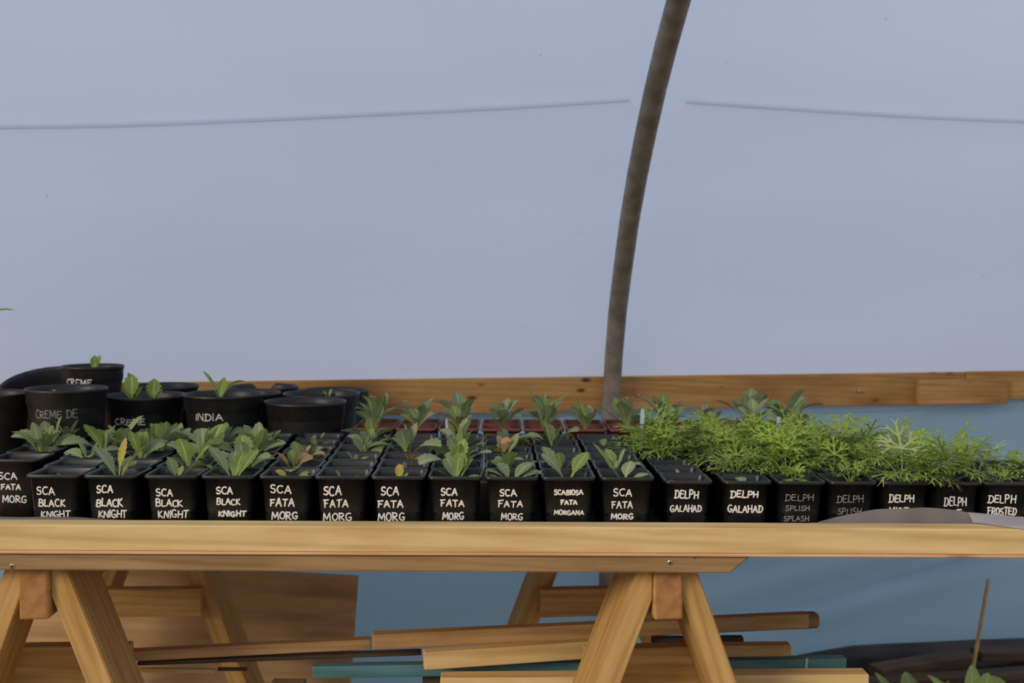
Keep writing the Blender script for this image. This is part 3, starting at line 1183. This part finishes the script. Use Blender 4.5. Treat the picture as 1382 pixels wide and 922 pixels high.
# ------------------------------------------------------------------ plastic sheets on the rail
ps = MB()
edge = smooth_line([(1035, 712), (1060, 708.5), (1100, 703), (1142, 695), (1185, 687.5), (1240, 684.5), (1280, 687.5), (1320, 695), (1360, 706), (1385, 713)], 8)
rows = [[], [], [], [], []]
for (px, py) in edge:
    tp = at(px, py, 1.822)
    zr = TABLE + .0015
    for k in range(5):
        t = k / 4
        z = tp.z + (zr - tp.z) * t
        if tp.z < RT:
            z = min(z, RT - .002)
        y = 1.8125 + .010 * (1 - t) ** 2 * (0.6 + .4 * math.sin(px * .05)) - .002 * math.sin(px * .11)
        y = max(RY + .002, y)
        rows[k].append(Vector((tp.x * (y / 1.822) if False else tp.x, y, z)))
ps.grid(rows)
tag(ps.build('plastic_liner', M['sheet']), 'grey translucent plastic liner curling up behind the rail, at the right', 'plastic sheet')
fp = MB()
rows = [[], [], [], [], []]
for (px, yt, Yb, zb2) in ((1306, 691.5, RY + .002, .002), (1320, 692.5, RY - .012, .0018), (1335, 694, RY - .03, .0016),
                          (1355, 695.5, 1.7588, .0012), (1370, 697, 1.7575, -.005), (1390, 698, 1.7565, -.012),
                          (1430, 700, 1.7560, -.022), (1480, 702, 1.7555, -.03)):
    tp = at(px, yt, RY + .022)
    x = tp.x
    rows[0].append(tp)
    rows[1].append(Vector((x, RY + .006, RT + .006)))
    mid = max(1.7586, min(RY, Yb))
    rows[2].append(Vector((x, (RY + .006 + mid) / 2, RT + .0022)))
    rows[3].append(Vector((x, mid - .0008, RT + .0016)))
    rows[4].append(Vector((x, Yb - .0012, RT + zb2)))
fp.grid(rows)
tag(fp.build('plastic_flap', M['flap']), 'milky white plastic folded over the rail at the right frame edge', 'plastic sheet')
ll = MB()
rows = [[], [], []]
for k in range(14):
    px = -50 + k * 16
    x = at(px, 702, 1.805).x
    z = RT + (.0042 if k < 10 else .0042 * (13 - k) / 3) + .0004 * math.sin(k)
    rows[0].append(Vector((x, RY - .002, z)))
    rows[1].append(Vector((x, RY + .003, z - .0008)))
    rows[2].append(Vector((x, RY + .004, TABLE + .002)))
ll.grid(rows)
tag(ll.build('plastic_liner', M['flap']), 'white plastic liner edge along the rail, at the left frame edge', 'plastic sheet')

# ------------------------------------------------------------------ square pots, front row
G_B, G_F = 'square black pots with broad-leaved seedlings', 'square black pots with feathery plants'
A_ = lambda *a: a
# pixel rim left, rim right, rim y, lines of lettering [(text, x0, ytop, x1, ybottom)], thin pen?, seedling size, explicit leaves
FRONT = [
    (31, 108, 640, [('SCA', 49, 657, 74, 669), ('BLACK', 52, 673, 88, 685), ('KNIGHT', 55, 689, 95, 699.5)], 0, 'small',
     [(20, .034, 55, -40, .4, 0), (165, .030, 30, 10, .35, 1), (5, .026, 65, -55, .5, 0), (130, .022, 60, 10, .4, 1)], 'small drooping seedling'),
    (110, 185, 640, [('SCA', 130, 654, 153, 667), ('BLACK', 130, 672, 166, 685), ('KNIGHT', 133, 688, 172, 700)], 0, 'large',
     [(160, .070, 68, 48, .36, 0), (28, .072, 66, 38, .34, 1), (100, .075, 80, 62, .16, 2), (350, .034, 40, -30, .5, 0), (200, .026, 35, -5, .5, 1), (60, .05, 70, 40, .35, 0)], 'tall three-leaved seedling'),
    (191, 267, 640.5, [('SCA', 210, 659, 233, 671), ('BLACK', 210, 673, 246, 685), ('KNIGHT', 213, 688, 254, 700)], 0, 'medium',
     [(140, .046, 70, 45, .45, 0), (25, .052, 60, 20, .40, 0), (195, .042, 40, -35, .42, 3), (345, .03, 35, -30, .4, 3), (80, .03, 75, 50, .4, 1)], 'brown-tipped seedling'),
    (270, 342, 642.5, [('SCA', 291, 656, 314, 668), ('BLACK', 292, 672, 324, 682.5), ('KNIGHT', 294, 688.5, 332, 698.5)], 0, 'large',
     [(150, .074, 62, 40, .30, 0), (35, .068, 60, 38, .36, 1), (170, .05, 40, -10, .32, 0), (110, .066, 72, 20, .34, 0), (350, .04, 35, -30, .4, 0), (70, .06, 70, 30, .34, 1), (185, .03, 30, 0, .4, 1)], 'large leafy seedling'),
    (349, 420, 642.5, [('SCA', 364, 654, 393, 667), ('FATA', 364, 672, 397, 685), ('MORG', 366, 690, 402, 702.5)], 0, 'small',
     [(160, .034, 55, 15, .4, 2), (15, .034, 40, 20, .42, 1), (200, .026, 30, -10, .4, 1), (350, .032, 45, 5, .4, 3)], 'small yellowing seedling'),
    (423, 496, 643, [('SCA', 436, 655, 461, 670), ('FATA', 437, 674, 470, 686), ('MORG', 436, 691, 475, 704)], 0, 'small',
     [(165, .026, 62, 45, .42, 1), (25, .026, 35, 15, .4, 1), (90, .012, 70, 60, .4, 1)], 'tiny two-leaved sprout'),
    (498, 575, 643.5, [('SCA', 514, 657, 539, 670), ('FATA', 510, 674, 545, 686), ('MORG', 510, 691, 547, 704)], 0, 'small',
     [(110, .033, 80, 70, .42, 2), (60, .022, 65, 40, .4, 1), (200, .018, 20, -10, .4, 0)], 'single crumpled leaf'),
    (576, 652, 644, [('SCA', 595, 658, 618, 670), ('FATA', 595, 674, 627, 685), ('MORG', 597, 691, 627, 702.5)], 0, 'large',
     [(170, .048, 52, 0, .42, 0), (55, .056, 68, 50, .44, 1), (355, .042, 40, -15, .40, 0), (130, .054, 75, 20, .5, 0), (20, .05, 60, 45, .38, 1), (90, .05, 80, 45, .4, 1)], 'large leafy seedling'),
    (653, 728, 644, [('SCA', 674, 659, 698, 670.5), ('FATA', 672, 675, 706, 686), ('MORG', 676, 692, 706, 703)], 0, 'large',
     [(178, .050, 35, -12, .36, 0), (5, .056, 42, -10, .5, 0), (140, .046, 62, 20, .5, 0), (40, .05, 65, 20, .45, 0), (210, .05, 50, 10, .4, 1), (330, .035, 45, -20, .6, 1)], 'wide spreading seedling'),
    (729.5, 805, 644, [('SCABIOSA', 747, 660, 787, 669), ('FATA', 756, 674, 779, 682.5), ('MORGANA', 747, 688, 788, 696)], 0, 'large',
     [(155, .066, 66, 28, .36, 0), (40, .062, 60, 52, .46, 1), (350, .030, 25, -5, .45, 0)], 'two-leaved seedling'),
    (811, 883, 644.5, [('SCA', 827, 659, 853, 671), ('FATA', 825, 676, 854, 687), ('MORG', 824, 692, 855, 702)], 0, 'large',
     [(150, .085, 55, 50, .20, 1), (80, .042, 72, 50, .5, 0), (20, .046, 45, -5, .42, 0)], 'one long thin leaf'),
    (894, 966, 646, [('DELPH', 910, 661, 943, 674), ('GALAHAD', 904, 681, 947, 692)], 0, 'tiny',
     [(175, .030, 25, -5, .6, 0), (0, .018, 20, -10, .4, 0)], 'low flat leaf'),
    (974, 1046, 649, [('DELPH', 986, 661.5, 1024, 673), ('GALAHAD', 982, 681.5, 1030, 693)], 0, 'tiny',
     [(100, .020, 80, 20, .9, 0), (10, .018, 40, 0, .6, 1)], 'tiny round-leaved sprout'),
    (1048, 1118, 650, [('DELPH', 1060, 667, 1098, 676.5), ('SPLISH', 1060, 682, 1093, 690), ('SPLASH', 1058, 695.5, 1092, 704)], 1, 'f_small', None, 'small feathery sprout'),
    (1117, 1188, 651, [('DELPH', 1129, 668, 1165, 679), ('SPLISH', 1130, 685.5, 1162, 695)], 1, 'f_small', None, 'small feathery sprout'),
    (1192, 1258, 650.5, [('DELPH', 1199, 666, 1234, 679), ('MIST', 1199, 683, 1226, 694)], 0, 'f_large', None, 'lush feathery plant'),
    (1261, 1326, 653, [('DELPH', 1274, 670, 1305, 684), ('MIST', 1273, 687, 1298, 698)], 0, 'f_large', None, 'lush feathery plant'),
    (1327, 1395, 654, [('DELPH', 1333, 667, 1371, 680), ('FROSTED', 1332, 684, 1372, 696)], 0, 'f_small', None, 'half-grown feathery plant'),
]
VPS = [540, 540, 545, 555, 575, 600, 630, 640, 651, 651, 665, 665, 675, 690, 700, 715, 730, 748, 755, 760]


def add_letters(root, pot, spec, lines, thin, rnd, ink=None):
    mb = MB()
    rot = root.rotation_euler.z

    def place_local(x, z):
        z = max(.004, min(spec['h'] - .011, z))
        return Vector((x, -face_off(spec['w'], spec['h'], z) - .0003, z)), Vector((0, -1, -.1)).normalized()

    for (txt, x0, y0, x1, y1) in lines:
        Yf = root.location.y - spec['w'] * .44
        a, b = at(x0, y1, Yf), at(x1, y0, Yf)
        # slide the boxes to the face's own depth at that height
        for _ in range(3):
            zf = (a.z + b.z) / 2 - TABLE
            Yf = root.location.y - face_off(spec['w'], spec['h'], max(.005, zf))
            a, b = at(x0, y1, Yf), at(x1, y0, Yf)
        box = (a.x - root.location.x, a.z - TABLE, b.x - root.location.x, b.z - TABLE)
        write(mb, txt, box, place_local, .00062 if thin else .00112, rnd)
    o = mb.build('lettering', M['ink_thin' if thin else 'ink'], pot)
    o['label'] = 'thin grey handwriting' if thin else 'white handwritten letters'


FEA = {'f_small': (6, .016, .022, .022), 'f_medium': (10, .030, .044, .042), 'f_large': (15, .040, .062, .054)}


def add_feathery(root, spec, size, rnd, pale=0.15):
    mb = MB()
    n, h, sp_, bl = FEA[size]
    n = max(3, int(n * rnd.uniform(.85, 1.15)))
    k = rnd.uniform(.88, 1.15)
    pick = [0, 0, 0, 1] if rnd.random() < pale * 2 else [0]
    feathery(mb, (rnd.uniform(-.006, .006), rnd.uniform(-.006, .006), spec['h'] - spec['drop']), rnd, n, (h + spec['drop']) * k, sp_ * k, bl * k, pick)
    return mb.build('plant', [M['fern'], M['fern2']], root)


cols = {}
for i, (xl, xr_, ry, lines, thin, size, expl, desc) in enumerate(FRONT):
    c = i + 1
    small = c >= 12
    spec = SML if small else BIG
    y_front = 1.85 if small else 1.825
    yc = y_front + spec['w'] / 2
    x = at((xl + xr_) / 2, ry, y_front).x
    cols[c] = (x, yc, spec)
    rnd = random.Random(100 + c)
    txt = ' '.join(l[0] for l in lines)
    if 'MIST' in txt:
        txt = 'DELPH'
    rz = R(rnd.uniform(-.8, .8))
    lab = 'black pot lettered %s with %s, front row, %s from left' % (txt, desc, ORD[c])
    root, pot = potted(spec, x, yc, rz, lab, G_F if size.startswith('f_') else G_B)
    add_letters(root, pot, spec, lines, thin, rnd)
    base = (0, 0, spec['h'] - spec['drop'])
    if size.startswith('f_'):
        add_feathery(root, spec, size, rnd)
    else:
        rosette('seedling', size, rnd, base, root, 0, expl)

# left frame edge: column that starts one row back
x0c = at(56, 621, 1.985).x - BIG['w'] / 2
cols[0] = (x0c + .0906 * (VPS[0] - 691) / F_PX * -1, 1.825 + BIG['w'] / 2 + .0905 - .0905 + .07, BIG)
cols[0] = (x0c, 1.985 + BIG['w'] / 2 - .0905, BIG)
# column -> sizes of rows two, three, ...
BACK = {
    0: ['tiny', 'large', 'large', 'large'],
    1: ['tiny', 'medium', 'large', 'large'],
    2: ['small', 'large', 'large', 'large', 'medium'],
    3: ['large', 'large', 'large', 'medium', 'medium'],
    4: ['large', 'large', 'large', 'medium', 'small'],
    5: ['yellow', 'yellow', 'small', 'small', 'small'],
    6: ['tiny', 'small', 'medium', 'medium', 'large'],
    7: ['small', 'brown', 'large', 'bare', 'bare'],
    8: ['large', 'large', 'medium', 'large', 'bare'],
    9: ['medium', 'small', 'yellow', 'medium', 'bare'],
    10: ['medium', 'small', 'bare', 'large', 'medium'],
    11: ['medium', 'bare', 'tiny', 'small', 'tiny'],
    12: ['tiny', 'tiny', 'f_large', 'f_large', 'f_large'],
    13: ['f_medium', 'f_large', 'f_large', 'f_large', 'f_large'],
    14: ['f_medium', 'f_large', 'f_large', 'f_large', 'f_large'],
    15: ['f_medium', 'f_medium', 'f_large', 'f_large', 'f_large'],
    16: ['f_small', 'f_medium', 'f_large', 'f_large', 'f_medium'],
    17: ['f_medium', 'f_medium', 'f_medium'],
    18: ['f_medium', 'f_medium'],
    19: ['f_medium', 'f_small'],
}
cols[19] = (cols[18][0] + .0815, cols[18][1], SML)
DESC = {'tiny': 'tiny sprout', 'small': 'small broad-leaved seedling', 'medium': 'medium broad-leaved seedling',
        'large': 'large broad-leaved seedling', 'yellow': 'yellowing seedling', 'brown': 'withered brown-leaved seedling',
        'bare': 'bare soil', 'f_small': 'sparse feathery sprout', 'f_medium': 'half-grown feathery plant', 'f_large': 'lush feathery plant'}
for c, sizes in BACK.items():
    x, yc, spec = cols[c]
    pitch = .0905 if spec is BIG else .0825
    for k, size in enumerate(sizes):
        rnd = random.Random(1000 + c * 20 + k)
        yy = yc + pitch * (k + 1)
        xx = x + (VPS[c] - 691) / F_PX * pitch * (k + 1) + rnd.uniform(-.0008, .0008)
        rz = R(rnd.uniform(-.7, .7))
        lab = 'square black pot with %s, %s row back, %s column from left' % (DESC[size], ORD[k + 2], ORD[c + 1])
        if c == 0 and k == 0:
            lab = 'square black pot lettered SCA FATA MORG at left frame edge, set one row back'
        root, pot = potted(spec, xx, yy, rz, lab, G_F if size.startswith('f_') else G_B, 'square_pot' if size == 'bare' else 'potted_seedling')
        if size == 'bare':
            root['category'] = 'pot'
        base = (rnd.uniform(-.008, .008), rnd.uniform(-.008, .008), spec['h'] - spec['drop'])
        if c == 0 and k == 0:
            add_letters(root, pot, spec, [('SCA', -2, 637, 23, 648.5), ('FATA', 1, 653, 28, 662.5), ('MORG', 3, 668.5, 36, 679.5)], 0, rnd)
        if size.startswith('f_'):
            add_feathery(root, spec, size, rnd)
        elif size == 'yellow':
            rosette('seedling', 'medium', rnd, base, root, .55)
        elif size == 'brown':
            rosette('seedling', 'small', rnd, base, root, .8)
        elif size != 'bare':
            rosette('seedling', size, rnd, base, root, .03 if size == 'small' else 0)

cm = MB()  # added black sheet: paints the deep shade seen in gaps between the pots
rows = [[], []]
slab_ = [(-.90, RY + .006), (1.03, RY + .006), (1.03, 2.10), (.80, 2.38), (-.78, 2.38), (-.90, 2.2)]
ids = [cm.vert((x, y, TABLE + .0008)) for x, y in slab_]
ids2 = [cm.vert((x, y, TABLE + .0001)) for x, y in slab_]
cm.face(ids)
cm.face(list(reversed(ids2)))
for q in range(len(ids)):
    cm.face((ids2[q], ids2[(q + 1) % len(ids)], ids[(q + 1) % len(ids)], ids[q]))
tag(cm.build('gap_shade_sheet', M['gap_shade'], smooth=False), 'added black sheet standing in for shade between the square pots', 'mat')

# ------------------------------------------------------------------ red-brown pots at the back
BACKROW = 11
for r_ in range(2):
    for i in range(BACKROW):
        rnd = random.Random(3000 + r_ * 50 + i)
        x = -.290 + .0895 * i + rnd.uniform(-.001, .001)
        y = 2.436 + .0895 * r_
        lab = 'red-brown square pot with tall broad-leaved seedling, %s row behind the black pots, %s from left' % (('first', 'second')[r_], ORD[i + 1])
        root, pot = potted(REDP, x, y, R(rnd.uniform(-.6, .6)), lab, 'red-brown pots at the back of the bench')
        mb = MB()
        base = Vector((0, 0, REDP['h'] - REDP['drop']))
        a0 = rnd.uniform(0, 360)
        tall = rnd.uniform(.78, 1.1) * (1.12 if r_ else .95)
        for q in range(7):
            inner = q / 6
            L = rnd.uniform(.058, .085) * tall
            leaf(mb, base, a0 + q * 137.5 + rnd.uniform(-15, 15), L, L * rnd.uniform(.30, .42), 58 + 28 * inner + rnd.uniform(-8, 8),
                 (5 + 50 * inner) + rnd.uniform(-20, 20), rnd.uniform(.3, .45), .2, 11, rnd.uniform(.1, .35), rnd.uniform(-.4, .4),
                 0 if rnd.random() < .75 else 1, rnd=rnd)
        mb.build('seedling', [M['leaf'], M['leaf2']], root)

# white plastic plant tags
for k, (px, y0, y1, Y, lab) in enumerate(((864, 552, 578, 2.30, 'white plastic plant tag among the feathery plants near the hoop pipe'),
                                          (1053, 563, 596, 2.27, 'white plastic plant tag among feathery plants, right of the hoop pipe'),
                                          (606, 566, 584, 2.39, 'white plastic plant tag in front of the red-brown pots, left of the hoop'))):
    tp = at(px, y0, Y)
    z0 = TABLE + .055
    hgt = tp.z - z0
    tb = MB()
    wv = (.0042, .0042, .003)[k]
    rows = []
    for (t, ww) in ((0, .1), (.18, 1), (.9, 1), (1, .7)):
        rows.append([Vector((-wv * ww, 0, hgt * t)), Vector((wv * ww, 0, hgt * t))])
    rows2 = [[p + Vector((0, .0008, 0)) for p in r] for r in rows]
    i1 = tb.grid(rows)
    i2 = tb.grid(rows2)
    ring1 = [r[0] for r in i1] + [r[1] for r in reversed(i1)]
    ring2 = [r[0] for r in i2] + [r[1] for r in reversed(i2)]
    for q in range(len(ring1)):
        tb.face((ring1[q], ring1[(q + 1) % len(ring1)], ring2[(q + 1) % len(ring1)], ring2[q]))
    o = tb.build('plant_tag', M['tag'], smooth=False, loc=(tp.x, Y, z0))
    o.rotation_euler = (R(-6), R(5 - 4 * k), R(12))
    tag(o, lab, 'plant tag')


# ------------------------------------------------------------------ round pots, back left
def round_mesh(rad, h, soil_drop, collar=.034):
    """lathe: foot, wall, step up to the collar, rolled rim, inside"""
    mb = MB()
    rb = rad * .77
    rc = rad * .955
    pr = [(rb - .006, 0), (rb, .003), (rb + .001, .010), (rad * .92, h - collar - .004), (rad * .93, h - collar), (rc, h - collar + .003),
          (rc + .001, h - .010), (rad - .0012, h - .0075), (rad, h - .005), (rad, h - .0015), (rad - .0012, h), (rad - .003, h - .0008),
          (rc - .002, h - .008), (rc - .003, h - collar + .006), (rad * .92 - .003, h - collar - .006), (rb, .012)]
    n = 56
    rows = [[Vector((r * math.cos(2 * math.pi * i / n), r * math.sin(2 * math.pi * i / n), z)) for i in range(n)] for r, z in pr]
    ids = mb.grid(rows, 0, closed=True)
    mb.face(tuple(reversed(ids[0])), 0)
    mb.face(tuple(ids[-1]), 0)
    me = mb.mesh('round_pot', [M['round']])
    sr = rc - .0045 if soil_drop < collar - .008 else rad * .92 - .006 - (soil_drop - collar) * .12
    return me, sr


def rwall(rad, h, z, collar=.034):
    rb = rad * .77
    if z > h - collar:
        return rad * .955 + .001
    t = (z - .010) / (h - collar - .014)
    return (rb + .001) + (rad * .92 - rb - .001) * t


G_R = 'round black pots at the back left'


def round_pot(px, Y, wpx, ylip, label, lines=None, plant=True, base_z=TABLE, soil=.020, tilt=None, thin=0, h=None, empty_pot=False, rim_px=None):
    c = at(px, ylip, Y)
    rad = wpx * Y / F_PX / 2
    lip = at(px, ylip, Y - rad)
    hh = h or lip.z - base_z
    root = empty('round_potted_plant' if plant and not empty_pot else 'round_pot', (c.x, Y, base_z if h is None else lip.z - h))
    tag(root, label, 'potted plant' if plant and not empty_pot else 'pot', G_R)
    me, sr = round_mesh(rad, hh, soil)
    pot = link('pot', me, root)
    if not empty_pot:
        link('soil', soil_mesh('round_soil', sr, random.Random(int(px)), True), root, (0, 0, hh - soil))
    if lines:
        rnd = random.Random(int(px) + 7)
        mb = MB()
        oz = root.location.z
        cx = root.location.x

        def place(u, z):
            r = rwall(rad, hh, z) + .0004
            a = u / r
            return Vector((r * math.sin(a), -r * math.cos(a), z)), Vector((math.sin(a), -math.cos(a), 0))

        for (txt, x0, y0, x1, y1) in lines:
            a, b = at(x0, y1, Y - rad * .9), at(x1, y0, Y - rad * .9)
            zm = max(.012, min(hh - .012, (a.z + b.z) / 2 - oz))
            r = rwall(rad, hh, zm)
            ua = r * math.asin(max(-.95, min(.95, (a.x - cx) / r)))
            ub = r * math.asin(max(-.95, min(.95, (b.x - cx) / r)))
            write(mb, txt, (ua, a.z - oz, ub, b.z - oz), place, .0008 if thin else .0011, rnd)
        o = mb.build('lettering', M['ink_thin' if thin else 'ink'], pot)
        o['label'] = 'white handwritten letters'
    return root, hh - soil, rad, hh


def round_leaves(root, z, leaves, seed, mat='bold', name='seedling'):
    rnd = random.Random(seed)
    mb = MB()
    for (dx, dy, az, L, W, e0, e1, pet, cren) in leaves:
        leaf(mb, (dx, dy, z), az, L, W, e0, e1, pet, cren, 9, .25, rnd.uniform(-.25, .25), 0, tip=1.3, rnd=rnd)
    return mb.build(name, [M[mat]], root)


rp_, z, rad, hh = round_pot(90, 2.355, 107, 528, 'round black pot lettered CREME DE GRAND, in front of the small raised pot',
                            [('CREME DE', 46, 553.5, 101, 565.5), ('GRAND', 62, 575, 92, 586)], soil=.016, thin=1)
round_leaves(rp_, z, [(-.012, -.03, 120, .016, .007, 75, 50, .3, .1)], 1)
rp_, z, rad, hh = round_pot(-15, 2.38, 108, 535, 'round black pot cut by the left frame edge', soil=.014)
mb = MB()
rnd = random.Random(8)
p_ = Vector((-.05, 0, z))
mb.tube([p_, p_ + Vector((-.006, 0, .09)), p_ + Vector((.004, 0, .165))], [.003, .0024, .0018], 6)
tip_ = p_ + Vector((.004, 0, .165))
leaf(mb, tip_, 5, .105, .03, 22, -2, .2, .1, 9, .2, .1, 0, tip=1.3, rnd=rnd)
leaf(mb, tip_, 190, .08, .03, 40, 5, .2, .1, 9, .2, .1, 0, tip=1.3, rnd=rnd)
mb.build('seedling', [M['bold']], rp_)
rp_, z, rad, hh = round_pot(193, 2.48, 113, 538, 'round black pot lettered CREME with two leafy shoots, second from the left frame edge side',
                            [('CREME', 154, 564.5, 195, 574.5)], soil=.016)
rp_['label'] = 'round black pot lettered CREME with two jagged leafy shoots'
SH = []
for (dx, s) in ((.016, 1.0), (.062, .85)):
    SH += [(dx, -.03, 90, .062 * s, .033 * s, 86, 84, .3, .35), (dx - .002, -.03, 150, .042 * s, .018 * s, 66, 55, .35, .3),
           (dx + .002, -.028, 40, .040 * s, .018 * s, 66, 60, .35, .3), (dx - .003, -.034, 200, .03 * s, .016, 30, 0, .3, .2),
           (dx + .004, -.034, 330, .028 * s, .014, 40, 20, .3, .2)]
round_leaves(rp_, z, [(a - .03, b, *r) for (a, b, *r) in SH], 3)
rp_, z, rad, hh = round_pot(302, 2.43, 108, 536, 'round black pot lettered INDIA with a strap-leaved seedling', [('INDIA', 262, 557.5, 301, 569)], soil=.014)
round_leaves(rp_, z, [(-.003, -.03, 178, .074, .017, 74, 40, .3, .02), (.001, -.032, 95, .050, .020, 86, 86, .2, .02), (.003, -.03, 4, .072, .021, 76, -5, .35, .05),
                      (.018, -.04, 20, .016, .009, 30, 5, .2, .05), (-.016, -.045, 170, .014, .009, 30, 5, .2, .05)], 4)
rp_, z, rad, hh = round_pot(412, 2.45, 111, 546.5, 'plain round black pot in front, nearest the square pots, with bare soil', plant=False, soil=.014)
rp_, z, rad, hh = round_pot(434, 2.625, 104, 535, 'round black pot with a small sprout, behind the plain round pot', soil=.014)
round_leaves(rp_, z, [(.018, -.03, 150, .024, .009, 75, 55, .3, .05), (.02, -.03, 40, .028, .010, 70, 55, .3, .05), (.0, -.035, 190, .014, .009, 40, 5, .3, .05)], 5)
round_pot(452, 2.785, 92, 530, 'round black pot farthest right at the back, half hidden behind the sprout pot', plant=False, soil=.02)
round_pot(326, 2.615, 105, 534, 'round black pot directly behind the strap-leaved pot', plant=False, soil=.02)
round_pot(356, 2.785, 92, 525, 'round black pot farthest back against the wall rail', plant=False, soil=.02)
rp_, z, rad, hh = round_pot(218, 2.66, 98, 524, 'round black pot behind the pot with two jagged shoots', soil=.02)
round_leaves(rp_, z, [(-.066, 0, 120, .05, .014, 80, 70, .3, .1), (-.064, 0, 30, .03, .012, 70, 40, .3, .1)], 6)
# raised small pot on an upturned one
ya = 2.545
round_pot(125, ya, 78, 552, 'low round black pot carrying the small raised pot', plant=False, soil=.012)
soil_top = at(125, 552, ya - 78 * ya / F_PX / 2).z - .012
rp_, z, rad, hh = round_pot(125, ya, 82, 496, 'small raised round black pot lettered CREME with a two-leaved shoot', [('CREME', 89, 511.5, 124, 522.5)],
                            base_z=soil_top + .0025, soil=.012)
round_leaves(rp_, z, [(.010, -.028, 110, .036, .014, 88, 84, .25, .2), (.018, -.026, 70, .036, .014, 84, 86, .25, .2), (.014, -.03, 90, .026, .012, 80, 80, .25, .1)], 7)
# big pot leaning back against the wall
root, z, rad, hh = round_pot(62, 2.64, 118, 522, 'large empty round black pot tilted towards the front, left of the raised pot', empty_pot=True, soil=.03, h=.145)
rc_ = at(64, 515, 2.625)
root.location = (rc_.x, rc_.y + .145 * math.sin(R(17)), rc_.z - .145 * math.cos(R(17)))
root.rotation_euler = (R(17), R(-2), 0)
